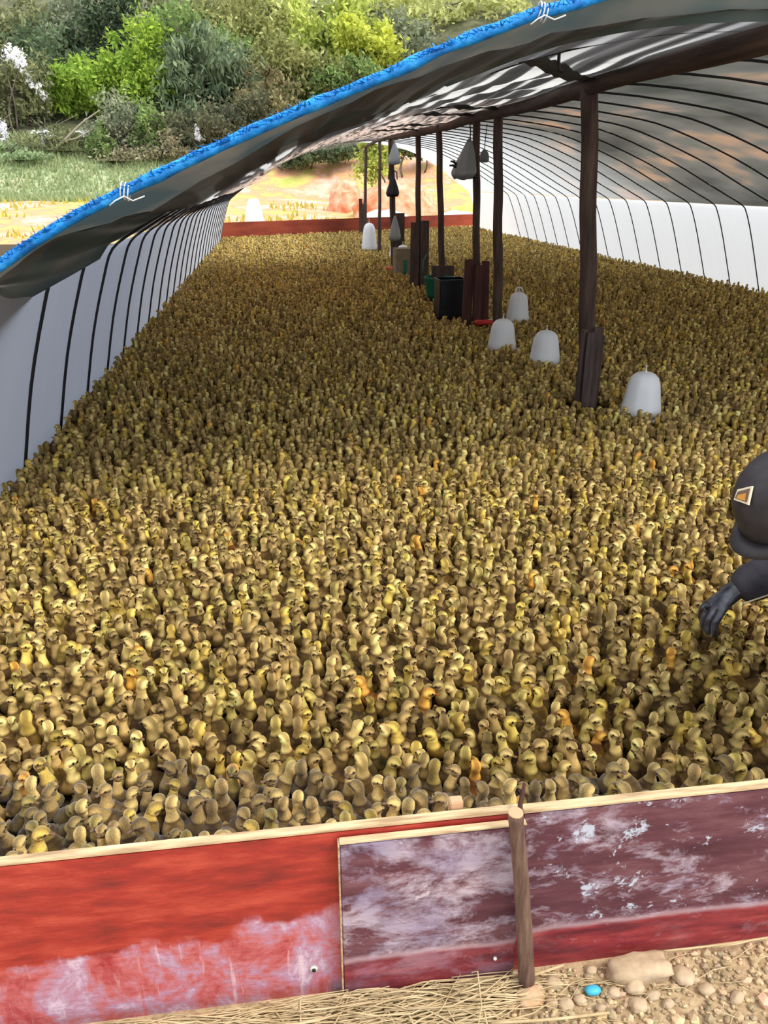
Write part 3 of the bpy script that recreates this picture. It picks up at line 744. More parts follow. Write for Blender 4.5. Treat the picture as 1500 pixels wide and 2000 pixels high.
# forward y, up z, half width, half height ; pose changes neck
BASE = np.array([
    [-.060, .074, .003, .002], [-.050, .068, .015, .010], [-.034, .060, .028, .022], [-.012, .058, .035, .032], [.008, .068, .034, .033],
    [.020, .086, .0275, .028], [.0255, .103, .0195, .020], [.0285, .117, .0170, .0175], [.0320, .131, .0205, .0200], [.0400, .141, .0220, .0210],
    [.0525, .1405, .0180, .0175], [.0620, .1365, .0100, .0095], [.0655, .1350, .0022, .0022]])
def pose(neck=0.0, lean=0.0, yaw=0.0, pitch=0.0, up=0.0):
    b = BASE.copy()
    P = np.zeros((len(b), 5)); P[:, 1] = b[:, 0]; P[:, 2] = b[:, 1]; P[:, 3:] = b[:, 2:]
    # rotate the whole body up about the hip
    c, s = cos(up), sin(up); y = P[:, 1] + .01; z = P[:, 2] - .05
    P[:, 1] = y * c - z * s - .01; P[:, 2] = y * s + z * c + .05
    # stretch neck
    base = P[5, 1:3].copy()
    for i in range(6, 13):
        w = min(1, (i - 5) / 3)
        P[i, 2] += neck * w; P[i, 1] += lean * w
    # head yaw / pitch about the neck top
    piv = P[7, :3].copy()
    for i in range(8, 13):
        v = P[i, :3] - piv
        cy, sy = cos(yaw), sin(yaw)
        v = np.array([v[0] * cy - v[1] * sy, v[0] * sy + v[1] * cy, v[2]])
        r = np.array([-sy, cy, 0.]); hd = v @ r
        cp, sp = cos(pitch), sin(pitch)
        nz = v[2] * cp + hd * sp; nh = hd * cp - v[2] * sp
        v = v + r * (nh - hd); v[2] = nz
        P[i, :3] = piv + v
    return P
POSES = [pose(-.004, .0, .0, .0, .10), pose(.010, -.006, .5, .1, .25), pose(.004, .004, -.6, -.1, .15), pose(-.014, .010, .2, -.2, .0),
         pose(.018, -.010, -.25, .15, .40), pose(.006, -.004, 1.1, 0, .20), pose(-.020, .008, -1.0, -.05, -.05), pose(.010, .002, .05, -.25, .30)]
CREAM = np.array([.74, .58, .26]); BUFF = np.array([.27, .185, .065]); BROWN = np.array([.070, .040, .013]); DARK = np.array([.030, .018, .010])
def build_duck(P, nr, ns, legs=True, face=False):
    C = smooth_curve(P, nr); V = []; K = []
    up = np.array([0, 0, 1.])
    T = np.gradient(C[:, :3], axis=0); T /= np.linalg.norm(T, axis=1)[:, None]
    head0 = 7.4 / 12; hd = C[-1, :3] - C[int(nr * .72), :3]; hd /= np.linalg.norm(hd)
    for i in range(nr):
        side = np.cross(T[i], up if abs(T[i, 2]) < .93 else np.array([0, -1., 0]) )
        if abs(T[i, 2]) > .93 or side[0] < 0 and i < nr * .6: side = np.array([1., 0, 0])
        side /= np.linalg.norm(side); nb = np.cross(side, T[i])
        f = i / (nr - 1)
        for k in range(ns):
            a = 2 * pi * k / ns + (.0)
            v = C[i, :3] + side * C[i, 3] * cos(a) + nb * C[i, 4] * sin(a)
            # wing bulge
            if .14 < f < .42 and abs(cos(a)) > .5 and sin(a) > -.4: v = v + side * np.sign(cos(a)) * .0045 * sin((f - .14) / .28 * pi)
            V.append(v)
            dorsal = sin(a)
            if f < .45:
                m = np.clip((dorsal + .55) * 1.3, 0, 1); c = BUFF * (1 - m) + BROWN * m
                if .14 < f < .40 and abs(cos(a)) > .6 and dorsal > -.3: c = BROWN * .55 + BUFF * .45
                if f < .08: c = BUFF * .9
            elif f < head0 + .02:
                m = np.clip((dorsal + .0) * 1.0, 0, 1) * .6; c = CREAM * (1 - m) + BROWN * m
            else:
                m = np.clip((dorsal - .55) * 2.2, 0, 1) * .8; c = CREAM * 1.08 * (1 - m) + BROWN * m
                if face and abs(dorsal - .12) < .16 and f > .72 and abs(cos(a)) > .5: c = DARK * 1.8
            K.append(c)
    V = np.array(V); K = np.array(K)
    F = []
    for i in range(nr - 1):
        for k in range(ns):
            a = i * ns + k; b = i * ns + (k + 1) % ns
            F += [(a, b, b + ns), (a, b + ns, a + ns)]
    for ring, s in ((0, 1), (nr - 1, -1)):
        for k in range(1, ns - 1):
            t = (ring * ns, ring * ns + k, ring * ns + k + 1); F.append(t[::-1] if s > 0 else t)
    # legs and webbed feet
    if legs:
        for sx in (-.014, .014):
            b0 = len(V); hip = np.array([sx, .004, .045]); ft = np.array([sx, .008, .006])
            ring = []
            for p, r in ((hip, .006), (ft, .0035)):
                for k in range(5): ring.append(p + r * np.array([cos(2 * pi * k / 5), sin(2 * pi * k / 5), 0]))
            V = np.vstack([V, ring, [[sx, -.004, .004], [sx - .012, .030, .003], [sx + .012, .030, .003], [sx, .006, .009]]])
            K = np.vstack([K, np.tile([.30, .17, .05], (14, 1))])
            for k in range(5):
                a = b0 + k; b = b0 + (k + 1) % 5; F += [(a, b, b + 5), (a, b + 5, a + 5)]
            F += [(b0 + 10, b0 + 12, b0 + 11), (b0 + 10, b0 + 11, b0 + 13), (b0 + 10, b0 + 13, b0 + 12), (b0 + 11, b0 + 12, b0 + 13)]
    tip = C[-1, :3]; 
    r = np.cross(hd, up); r /= np.linalg.norm(r); u = np.cross(r, hd)
    hc = C[int(nr * .80), :3]
    return V, np.array(F), K, (tip, hd, r, u, hc)
def bill_geo(fr, n=8):
    tip, hd, r, u, hc = fr; V = []; K = []
    rings = [(-.006, .0065, .0062), (.003, .0064, .0044), (.009, .0070, .0030), (.014, .0064, .0022), (.0165, .0032, .0012)]
    for (t, w, h) in rings:
        for k in range(n):
            a = 2 * pi * k / n; V.append(tip + hd * t - u * (.0015 + t * .12) + r * w * cos(a) + u * h * sin(a))
    F = []
    for i in range(len(rings) - 1):
        for k in range(n):
            a = i * n + k; b = i * n + (k + 1) % n; F += [(a, b, b + n), (a, b + n, a + n)]
    for k in range(1, n - 1): F += [((len(rings) - 1) * n, (len(rings) - 1) * n + k, (len(rings) - 1) * n + k + 1), (0, k + 1, k)]
    return np.array(V), np.array(F)
def eye_geo(fr, s):
    tip, hd, r, u, hc = fr; c = hc + r * s * .0178 + u * .0050 + hd * .007
    V = []; F = []
    for i, (z, q) in enumerate(((-1, .05), (-.5, .86), (.5, .86), (1, .05))):
        for k in range(8):
            a = 2 * pi * k / 8; V.append(c + .0040 * (r * z * .8 + (hd * cos(a) + u * sin(a)) * q))
    for i in range(3):
        for k in range(8):
            a = i * 8 + k; b = i * 8 + (k + 1) % 8; F += [(a, b, b + 8), (a, b + 8, a + 8)]
    for k in range(1, 7): F += [(0, k + 1, k), (24, 24 + k, 25 + k)]
    return np.array(V), np.array(F)

hero_parts = []
for P in POSES:
    V, F, K, fr = build_duck(P, 34, 14, True, True)
    body = np_mesh('duckling', V, F, M_duck, K)
    bv, bf = bill_geo(fr, 10); bill = np_mesh('bill', bv, bf, M_bill)
    eyes = [np_mesh('eye', *eye_geo(fr, s), M_eye) for s in (-1, 1)]
    hero_parts.append((body, bill, eyes))
def lod(P, nr, ns, legs, bill_n, eyes):
    V, F, K, fr = build_duck(P, nr, ns, legs, nr > 18)
    bv, bf = bill_geo(fr, bill_n); F = np.vstack([F, bf + len(V)]); V = np.vstack([V, bv]); K = np.vstack([K, np.tile([.14, .08, .04], (len(bv), 1))])
    if eyes:
        for s in (-1, 1):
            ev, ef = eye_geo(fr, s); F = np.vstack([F, ef + len(V)]); V = np.vstack([V, ev]); K = np.vstack([K, np.tile([.006, .004, .003], (len(ev), 1))])
    return V, F, K
MID = [lod(P, 22, 10, True, 6, True) for P in POSES]
LOW = [lod(P, 14, 7, False, 4, False) for P in POSES]

OBST = [(x, y, r + .05) for x, y, r, _ in POSTS]
OBST += [(2.12, 5.03, .15), (2.14, 8.36, .17), (2.40, 4.78, .14), (2.26, 6.38, .14), (2.06, 7.02, .14), (2.64, 8.45, .14), (2.12, 18.2, .16), (2.30, 14.5, .14), (2.52, 16.6, .16),
         (1.98, 8.95, .22), (2.13, 13.35, .22), (2.10, 10.25, .18), (2.11, 11.74, .18), (2.28, 14.9, .15), (.39, 1.075, .04)]
PERSON_CLEAR = [(1.72, 1.84, .16), (1.72, 1.50, .16), (1.60, 1.84, .07)]
cand = []
def gen(y0, y1, s, jit):
    y = y0; row = 0
    while y < y1:
        xs = np.arange(-1.40, 6.95, s) + (s / 2 if row % 2 else 0)
        for x in xs:
            a = x + rng.uniform(-jit, jit); b = y + rng.uniform(-jit, jit)
            lim = -1.40 - 0.0
            if a < lim or a > 6.82: continue
            if b > 22.85 + (a + 1.5) * .62: continue
            pxx, pyy, zz = project((a, b, .11))
            if zz < .3 or pxx < -260 or pxx > (2250 if b < 6 else 1800): continue
            if any((a - ox) ** 2 + (b - oy) ** 2 < orr ** 2 for ox, oy, orr in OBST + PERSON_CLEAR): continue
            cand.append((a, b, pxx, pyy, zz))
        y += s * .87; row += 1
gen(1.10, 4.2, .0535, .013); gen(4.2, 8.5, .060, .018); gen(8.5, 14, .074, .025); gen(14, 30, .092, .035)
cand = np.array(cand)
# tint classes: multiplies the down colour
TINTS = [('golden yellow', np.array([1.10, .98, .48])), ('pale cream', np.array([1.22, 1.13, .92])), ('brownish buff', np.array([.74, .64, .52])), ('olive yellow', np.array([.92, .90, .58]))]
cls = rng.choice(4, len(cand), p=[.15, .28, .40, .17])
tv = rng.uniform(.45, 1.22, len(cand))
orange = rng.random(len(cand)) < .008
ang = rng.uniform(-pi, pi, len(cand)); size = rng.uniform(.86, 1.14, len(cand)); pid = rng.integers(0, len(POSES), len(cand))
size *= .70 + .05 * np.clip((cand[:, 1] - 8) / 6, 0, 4)
inframe = (cand[:, 2] > -10) & (cand[:, 2] < 1510) & (cand[:, 3] < 1760)
order = np.argsort(np.where(inframe, cand[:, 4], 99)); hero = set(order[:HERO_TOTAL].tolist())
def tint_of(i):
    t = TINTS[cls[i]][1] * tv[i]
    if orange[i]: t = np.array([1.35, .85, .35])
    return t
split = lambda x: ('the red board' if x < .06 else ('the mottled purple board' if x < .385 else 'the maroon board'))
far_hero = 0
for i in sorted(hero):
    x, y = cand[i, :2]; body, bill, eyes = hero_parts[pid[i]]
    o = bpy.data.objects.new('duckling', body); o.location = (x, y, 0); o.rotation_euler = (0, 0, ang[i]); o.scale = (size[i],) * 3
    t = tint_of(i); o.color = (t[0], t[1], t[2], 1); COL.objects.link(o)
    cn = 'orange tinted' if orange[i] else TINTS[cls[i]][0]
    # where along the boards, seen from the front
    pxx = cand[i, 2]; where = 'the red board' if pxx < 640 else ('the mottled purple board' if pxx < 1010 else 'the maroon board')
    row = 'close behind' if y < 1.36 else 'well behind'
    q = int(((ang[i] + pi / 4) % (2 * pi)) // (pi / 2)); face = ('with its back turned', 'facing left', 'facing the front', 'facing right')[q]
    tag(o, '%s duckling %s, packed %s %s' % (cn, face, row, where), 'duckling', 'ducklings: %s, %s, %s %s' % (cn, face, row, where))
    c = bpy.data.objects.new('bill', bill); c.parent = o; COL.objects.link(c)
    for e in eyes:
        c = bpy.data.objects.new('eye', e); c.parent = o; COL.objects.link(c)
def mass(idx, tmpl):
    VV, FF, KK = [], [], []; off = 0
    for p in range(len(POSES)):
        ii = idx[pid[idx] == p]
        if not len(ii): continue
        V, F, K = tmpl[p]; n = len(V)
        c = np.cos(ang[ii])[:, None]; s = np.sin(ang[ii])[:, None]; sz = size[ii][:, None]
        X = (V[None, :, 0] * c - V[None, :, 1] * s) * sz + cand[ii, 0][:, None]
        Yy = (V[None, :, 0] * s + V[None, :, 1] * c) * sz + cand[ii, 1][:, None]
        Z = V[None, :, 2] * sz + 0 * c
        VV.append(np.stack([X, Yy, Z], 2).reshape(-1, 3))
        tn = np.array([tint_of(j) for j in ii])
        KK.append((K[None] * tn[:, None, :] * rng.uniform(.86, 1.14, (len(ii), n, 1))).reshape(-1, 3))
        FF.append((F[None] + (off + np.arange(len(ii)) * n)[:, None, None]).reshape(-1, 3)); off += len(ii) * n
    return np.concatenate(VV), np.concatenate(FF), np.concatenate(KK)
rest = np.array([i for i in range(len(cand)) if i not in hero])
a = mass(rest[cand[rest, 1] < 3.6], MID); b = mass(rest[cand[rest, 1] >= 3.6], LOW)
V = np.vstack([a[0], b[0]]); F = np.vstack([a[1], b[1] + len(a[0])]); K = np.vstack([a[2], b[2]])
me = np_mesh('duckling_flock', V, F, M_duck_mass, np.clip(K, 0, .9))
o = link(bpy.data.objects.new('duckling_flock', me))
tag(o, 'dense brown and yellow mass of ducklings filling the tunnel behind the front rows', 'ducklings', kind='stuff')
print('DUCKS', len(cand), 'verts', len(V))

# ------------------------------------------------------------------ gravel, stones, straw
def rock(rx, ry, rz, seed, sub=3, blocky=0.0):
    bm = bmesh.new(); bmesh.ops.create_icosphere(bm, subdivisions=sub, radius=1)
    for v in bm.verts:
        c = v.co.copy()
        if blocky:
            m = max(abs(c.x), abs(c.y), abs(c.z)); c = c.lerp(c / m, blocky)
        n = 1 + .22 * noise.noise(c * 1.3 + Vector((seed, seed * 2, 0))) + .07 * noise.noise(c * 4 + Vector((seed, 0, 0)))
        v.co = Vector((c.x * rx * n, c.y * ry * n, c.z * rz * n))
    return bm
def stone(px, py, w, h, seed, lab, mat=M_stone, blocky=0, ratio=.8, rz=0.0, name='stone', cat='stone'):
    p = at_z(px, py, h * .35); s = w / FPX * project(p)[2] / 2
    o = obj_bm(name, rock(s, s * ratio, h / 2, seed, 3, blocky), mat, loc=(p.x, p.y, h * .32)); o.rotation_euler.z = rz
    return tag(o, lab, cat, 'stones on the gravel in front of the boards' if name == 'stone' else None)
stone(1248, 1893, 118, .05, 1, 'largest stone, a flat pale block against the foot of the maroon board', blocky=.75, ratio=.42)
stone(1036, 1945, 66, .032, 21, 'orange brown stone at the foot of the stake', M_stone2, .0, .7, .4)
stone(1240, 1927, 40, .03, 3, 'round pale pebble just below the largest flat stone')
stone(1079, 1918, 34, .025, 4, 'round pebble upper right of the orange brown stone')
stone(1333, 1905, 44, .03, 5, 'pebble right of the largest flat stone', ratio=1)
stone(1078, 1959, 26, .022, 6, 'small pebble right of the orange brown stone')
stone(1105, 1960, 32, .024, 7, 'pebble left of the blue scrap')
stone(1133, 1952, 26, .02, 8, 'small whitish pebble touching the blue scrap')
stone(1198, 1938, 28, .022, 9, 'pebble between the blue scrap and the round pale pebble')
stone(1247, 1963, 34, .024, 10, 'squarish pebble at the bottom below the round pale pebble', blocky=.4)
stone(1275, 1944, 32, .022, 11, 'flat pebble lower right of the round pale pebble', ratio=.6)
stone(1305, 1960, 24, .02, 12, 'small pebble near the frame bottom right of the squarish pebble')
stone(1380, 1932, 34, .022, 13, 'oval pebble out on the fine gravel', ratio=.7)
stone(1440, 1948, 36, .022, 14, 'rightmost oval pebble on the fine gravel', ratio=.6, rz=.5)
stone(1155, 1895, 22, .018, 15, 'small pebble left of the largest flat stone')
stone(1175, 1970, 24, .018, 16, 'small pebble below the blue scrap')
p = at_z(1157, 1938, .012)
bm = rock(.016, .011, .008, 5, 2, .3)
o = obj_bm('blue_scrap', bm, principled('sky_blue_plastic', (.06, .42, .62), .5), loc=(p.x, p.y, .018)); tag(o, 'small sky blue plastic scrap lying on the pebbles', 'scrap')
# fine gravel
bm = bmesh.new(); bmesh.ops.create_icosphere(bm, subdivisions=1, radius=1)
IV = np.array([v.co[:] for v in bm.verts]); IF = np.array([[v.index for v in f.verts] for f in bm.faces]); bm.free()
n = 9000
pos = np.stack([rng.uniform(-.75, 1.5, n), rng.uniform(.55, 1.035, n)], 1)
sz = rng.gamma(2.2, .0016, n) + .002
V = IV[None] * sz[:, None, None] * rng.uniform(.6, 1.2, (n, 1, 3)) * rng.uniform(.8, 1.2, (n, len(IV), 1))
V[:, :, 0] += pos[:, 0:1]; V[:, :, 1] += pos[:, 1:2]; V[:, :, 2] += (sz * .4)[:, None]
F = (IF[None] + (np.arange(n) * len(IV))[:, None, None]).reshape(-1, 3)
gm = principled('gravel_grains', lambda g: g.mix(1.0, g('ShaderNodeAttribute', attribute_name='Col').outputs[0], (1, 1, 1), 'MULTIPLY'), .9)
base = np.array([.50, .37, .22]); kk = base[None] * rng.uniform(.55, 1.35, (n, 1)) * rng.uniform(.93, 1.07, (n, 3))
o = link(bpy.data.objects.new('gravel', np_mesh('gravel', V.reshape(-1, 3), F, gm, np.repeat(kk, len(IV), 0), False)))
tag(o, 'fine sandy gravel scattered in front of the boards', 'gravel', kind='stuff')
# straw
bm = bmesh.new()
def straw(x, y, a, L, r, z):
    d = Vector((cos(a), sin(a), 0)); k = random.uniform(-.12, .12) * L; s = Vector((-d.y, d.x, 0))
    pts = [Vector((x, y, z)) + d * (t - .5) * L + s * k * (1 - (2 * t - 1) ** 2) + Vector((0, 0, random.uniform(-.004, .006))) for t in (0, .33, .66, 1)]
    pts = [Vector((p.x, min(p.y, Y0 - .02), max(p.z, .003))) for p in pts]
    add_tube(bm, pts, [r, r, r * .9, r * .5], 4)
for k in range(650):
    x = random.uniform(-.6, .40); y = min(1.015, random.gauss(.985, .032)); hgt = random.uniform(0, .035) * max(0, 1 - abs(y - .99) / .06)
    straw(x, y, random.gauss(0, .13) if random.random() < .8 else random.gauss(0, .7), random.uniform(.05, .26), random.uniform(.0006, .0021), .006 + hgt)
for k in range(60):
    straw(random.uniform(.3, 1.2), random.uniform(.85, 1.02), random.uniform(-.7, .9), random.uniform(.04, .12), random.uniform(.0007, .0014), .010)
o = obj_bm('straw', bm, M_straw); tag(o, 'dry straw strewn along the foot of the red and mottled boards', 'straw', kind='stuff')
for (p0, p1, r, lab) in (((960, 1925), (1100, 1885), .0030, 'long pale straw stalk lying across the foot of the stake'), ((1290, 1850), (1500, 1822), .0022, 'thin straw stalk along the foot of the maroon board'),
                         ((960, 1998), (1190, 1978), .0030, 'long straw stalk along the very bottom of the frame'), ((1390, 1850), (1470, 1826), .0020, 'short bent straw stalk at the right end of the maroon board')):
    bm = bmesh.new(); a = at_z(*p0, .02); b = at_z(*p1, .02); a.y = min(a.y, Y0 - .015); b.y = min(b.y, Y0 - .015)
    m = (a + b) / 2 + Vector((0, -.008, .008)); add_tube(bm, catmull([a, m, b], 5), r, 6)
    tag(obj_bm('straw_stalk', bm, M_straw), lab, 'straw', 'single straw stalks in front of the boards')

# ------------------------------------------------------------------ trees beyond the field
def leaves(center, rad, n, size, cols, seed, droop=0):
    r = np.random.default_rng(seed)
    d = r.normal(size=(n, 3)); d /= np.linalg.norm(d, axis=1)[:, None]
    q = r.random(n) ** .45
    m = 22; sd = r.normal(size=(m, 3)); sd /= np.linalg.norm(sd, axis=1)[:, None]; sub = sd * (r.random((m, 1)) ** .35) * 1.0
    k = r.integers(0, m, n); sr = r.uniform(.16, .42, m)
    p = center + (sub[k] + r.normal(size=(n, 3)) * sr[k][:, None] * .62) * np.array(rad)
    tone = r.uniform(-.35, .35, m)[k]
    a = r.normal(size=(n, 3)); a /= np.linalg.norm(a, axis=1)[:, None]
    b = np.cross(a, r.normal(size=(n, 3))); b /= np.linalg.norm(b, axis=1)[:, None]
    s = size * r.uniform(.6, 1.4, n)[:, None]
    V = np.stack([p - a * s, p + b * s * .45, p + a * s, p - b * s * .45], 1)
    if droop: V[:, 2, 2] -= droop * s[:, 0]; V[:, 0, 2] += droop * s[:, 0]
    t = np.clip(r.random(n) * .8 + .1 + tone, 0, 1)[:, None]; c = np.array(cols[0]) * (1 - t) + np.array(cols[1]) * t
    c = (c * 1.12 + .048) * r.uniform(.75, 1.25, (n, 1))  # leaf colours lifted to put haze into them
    return V.reshape(-1, 3), np.repeat(c, 4, 0)
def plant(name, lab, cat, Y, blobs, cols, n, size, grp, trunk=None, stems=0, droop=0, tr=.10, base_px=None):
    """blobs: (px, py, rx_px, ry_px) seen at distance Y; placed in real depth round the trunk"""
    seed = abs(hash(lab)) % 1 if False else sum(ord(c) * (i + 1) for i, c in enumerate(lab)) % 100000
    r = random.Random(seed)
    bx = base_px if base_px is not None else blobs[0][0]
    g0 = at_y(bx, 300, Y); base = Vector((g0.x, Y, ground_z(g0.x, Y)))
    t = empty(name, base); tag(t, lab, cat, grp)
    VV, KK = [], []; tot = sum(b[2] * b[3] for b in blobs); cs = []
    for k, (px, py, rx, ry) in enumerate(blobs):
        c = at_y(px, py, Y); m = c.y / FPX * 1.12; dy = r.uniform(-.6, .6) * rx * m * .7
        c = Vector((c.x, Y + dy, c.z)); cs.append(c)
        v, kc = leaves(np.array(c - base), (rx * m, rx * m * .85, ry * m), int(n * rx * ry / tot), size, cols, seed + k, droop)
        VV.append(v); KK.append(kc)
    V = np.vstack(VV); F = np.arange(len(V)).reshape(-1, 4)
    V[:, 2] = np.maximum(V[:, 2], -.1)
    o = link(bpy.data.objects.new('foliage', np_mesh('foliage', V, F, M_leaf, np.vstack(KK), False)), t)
    bm = bmesh.new()
    if stems:
        for k in range(stems):
            x0 = r.uniform(-.8, .8); c = r.choice(cs) - base
            add_tube(bm, catmull([Vector((x0, r.uniform(-.5, .5), 0)), Vector((x0 * 1.2, 0, c.z * .5)), c + Vector((r.uniform(-1, 1), 0, .8))], 3), [.05, .05, .045, .04, .035, .03, .02], 5)
        obj_bm('stem', bm, M_bark, t)
    else:
        top = cs[0] - base
        add_tube(bm, catmull([Vector((0, 0, -.2)), Vector((r.uniform(-.3, .3), 0, top.z * .5)), top], 4), [tr * (1 - .06 * i) for i in range(9)], 8)
        for c in cs[1:]:
            e = c - base; s = Vector((0, 0, min(top.z, e.z) * .5)).lerp(top * .5, .5)
            add_tube(bm, catmull([s, (s + e) / 2 + Vector((0, 0, .3)), e], 3), [tr * .5, tr * .47, tr * .42, tr * .36, tr * .3, tr * .25, tr * .2], 6)
        obj_bm('trunk', bm, M_bark, t)
    return t
BG = 'trees and shrubs beyond the field'
OL = ((.10, .125, .045), (.30, .31, .13)); DG = ((.035, .065, .025), (.12, .18, .07)); BGR = ((.17, .30, .02), (.38, .52, .05)); YG = ((.26, .34, .05), (.55, .60, .14))
MG = ((.10, .18, .04), (.26, .36, .10)); GR = ((.14, .17, .10), (.34, .37, .24)); BN = ((.14, .12, .05), (.33, .28, .12)); PY = ((.40, .44, .14), (.68, .68, .30)); TY = ((.44, .50, .06), (.68, .70, .12))
# back row
plant('tall_tree', 'tall olive tree at the upper left corner against the bright sky', 'tree', 58, [(30, 60, 60, 55), (90, 95, 60, 50), (20, 130, 55, 50)], OL, 4200, .20, BG, tr=.16)
plant('tall_tree', 'dark olive conical tree rising behind the bright green tree', 'tree', 57, [(215, 40, 42, 60), (205, 110, 55, 55), (230, -20, 30, 40)], DG, 4200, .18, BG, tr=.16)
plant('tall_tree', 'grey green tree between the corner tree and the conical tree', 'tree', 59, [(140, 55, 45, 50), (145, 120, 55, 55)], GR, 3600, .19, BG, tr=.14)
plant('tall_tree', 'open tree with a dark forked trunk against pale sky', 'tree', 58, [(345, 20, 60, 30), (330, 90, 60, 45), (395, 50, 45, 45)], OL, 2600, .20, BG, tr=.26, base_px=350)
plant('tall_tree', 'yellow olive tree right of the forked trunk', 'tree', 56, [(450, 40, 60, 50), (480, 95, 60, 50), (420, 100, 45, 45)], ((.20, .22, .06), (.46, .46, .17)), 4600, .19, BG, tr=.16)
plant('tall_tree', 'sandy yellow tree at the upper middle', 'tree', 58, [(545, 30, 60, 50), (560, 100, 60, 55)], PY, 4200, .19, BG, tr=.16)
plant('tall_tree', 'bright yellow green tree above the middle of the blue hem', 'tree', 56, [(640, 50, 60, 55), (625, 110, 60, 45), (690, 30, 45, 40)], YG, 5200, .19, BG, tr=.16)
plant('tall_tree', 'lemon yellow leafy tree low above the blue hem', 'tree', 54, [(715, 85, 45, 32), (740, 105, 45, 30), (690, 65, 32, 26)], TY, 3600, .18, BG, tr=.14)
plant('tall_tree', 'hazy yellow green tree beside the roof where the hem leaves the frame', 'tree', 60, [(800, 30, 75, 50), (880, 15, 60, 40), (960, -5, 60, 40)], PY, 4800, .20, BG, tr=.16)
plant('tall_tree', 'grey stemmed tree with sparse leaves in front of the lemon yellow tree', 'tree', 55, [(770, 70, 40, 40), (800, 90, 40, 35)], GR, 1700, .17, BG, tr=.12)
plant('tall_tree', 'pale hazy tree farthest back on the ridge, upper centre', 'tree', 66, [(700, -20, 90, 50), (580, -20, 80, 45), (480, -20, 70, 40)], ((.42, .46, .25), (.66, .68, .42)), 5600, .22, BG, tr=.2)
# middle row
plant('leafy_tree', 'tallest bright green tree in the middle of the wood edge', 'tree', 49, [(270, 100, 42, 42), (285, 170, 45, 30), (250, 145, 35, 40), (320, 160, 30, 20)], BGR, 6200, .14, BG, tr=.14)
plant('leafy_tree', 'rounded bright green tree left of the tallest bright green one', 'tree', 49, [(155, 165, 48, 34), (120, 190, 30, 26), (185, 195, 35, 28)], BGR, 4800, .14, BG, tr=.12)
plant('leafy_tree', 'dark blue green drooping tree right of the bright green tree', 'tree', 49, [(390, 120, 60, 45), (420, 180, 60, 50), (360, 185, 45, 45), (450, 140, 35, 40)], ((.07, .12, .06), (.22, .29, .15)), 7200, .16, BG, tr=.16, droop=.8)
plant('leafy_tree', 'mid green tree above the dark drooping tree', 'tree', 52, [(350, 60, 50, 30), (330, 110, 40, 35), (440, 95, 40, 30)], MG, 4200, .16, BG, tr=.14)
plant('bamboo_clump', 'slender olive bamboo clump at the left edge under the blossom', 'bamboo', 48, [(40, 230, 42, 75), (70, 170, 30, 40), (10, 180, 35, 50)], OL, 4400, .15, BG, stems=9)
plant('leafy_tree', 'tawny brown shrubby tree just above the blue hem right of the dark tree', 'tree', 48, [(520, 190, 42, 45), (545, 235, 42, 30), (490, 230, 35, 40)], BN, 4400, .15, BG, tr=.12)
plant('leafy_tree', 'brownish green tree between the dark drooping tree and the yellow tree', 'tree', 51, [(590, 160, 50, 45), (545, 135, 45, 40), (640, 150, 45, 35)], ((.16, .18, .05), (.38, .38, .12)), 5200, .16, BG, tr=.12)
plant('leafy_tree', 'fresh green tree right of the tawny tree', 'tree', 50, [(600, 205, 40, 30), (650, 175, 40, 30), (700, 145, 35, 25)], MG, 3600, .15, BG, tr=.12)
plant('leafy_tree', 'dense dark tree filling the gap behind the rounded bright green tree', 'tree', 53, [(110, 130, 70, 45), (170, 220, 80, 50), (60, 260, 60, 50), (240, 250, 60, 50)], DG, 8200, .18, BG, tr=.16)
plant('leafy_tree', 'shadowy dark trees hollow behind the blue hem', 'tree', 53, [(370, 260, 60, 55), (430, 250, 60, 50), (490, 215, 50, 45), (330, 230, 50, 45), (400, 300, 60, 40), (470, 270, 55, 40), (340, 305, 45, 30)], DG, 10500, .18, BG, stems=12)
# shrubs in front
plant('shrub', 'pale grey green shrub below the tallest bright green tree', 'shrub', 45, [(235, 235, 38, 32), (210, 265, 35, 28), (255, 275, 42, 30)], GR, 4600, .11, BG, stems=6)
plant('shrub', 'yellow green leafy shrub at the foot of the pale grey green one', 'shrub', 44, [(205, 285, 24, 30), (290, 255, 30, 40)], MG, 2600, .11, BG, stems=5)
plant('shrub', 'low twiggy brownish shrub left of the blue hem', 'shrub', 44, [(290, 305, 45, 20), (240, 315, 40, 16), (330, 290, 35, 22)], ((.16, .14, .08), (.36, .33, .20)), 2600, .10, BG, stems=8)
plant('shrub', 'low green shrub at the left edge near the ground', 'shrub', 44, [(20, 310, 38, 22), (60, 320, 42, 16)], ((.16, .24, .10), (.36, .46, .24)), 2600, .10, BG, stems=4)
plant('shrub', 'dark low shrub between the green shrub and the dead branch', 'shrub', 45, [(120, 290, 50, 28), (160, 300, 40, 20)], OL, 2800, .11, BG, stems=5)
# seen through the far end
plant('shrub', 'dark olive hedge shrub on the slope seen under the roof', 'shrub', 43, [(580, 310, 35, 15), (620, 303, 40, 15), (660, 298, 35, 14), (690, 290, 30, 14)], DG, 3600, .12, BG, stems=4)
plant('shrub', 'bright green bush behind the farthest post', 'shrub', 38, [(742, 290, 28, 30), (730, 325, 25, 22)], YG, 3000, .10, BG, stems=3)
plant('shrub', 'dark green bush seen between the middle posts', 'shrub', 41, [(800, 288, 28, 14), (840, 290, 28, 14)], DG, 1800, .11, BG, stems=3)
plant('shrub', 'shadowy dark undergrowth bush just above the middle of the blue hem', 'shrub', 45, [(400, 265, 50, 40), (350, 290, 45, 30), (445, 245, 45, 38), (490, 225, 40, 35), (330, 260, 30, 30)], ((.05, .06, .03), (.15, .16, .07)), 7000, .12, BG, stems=10)
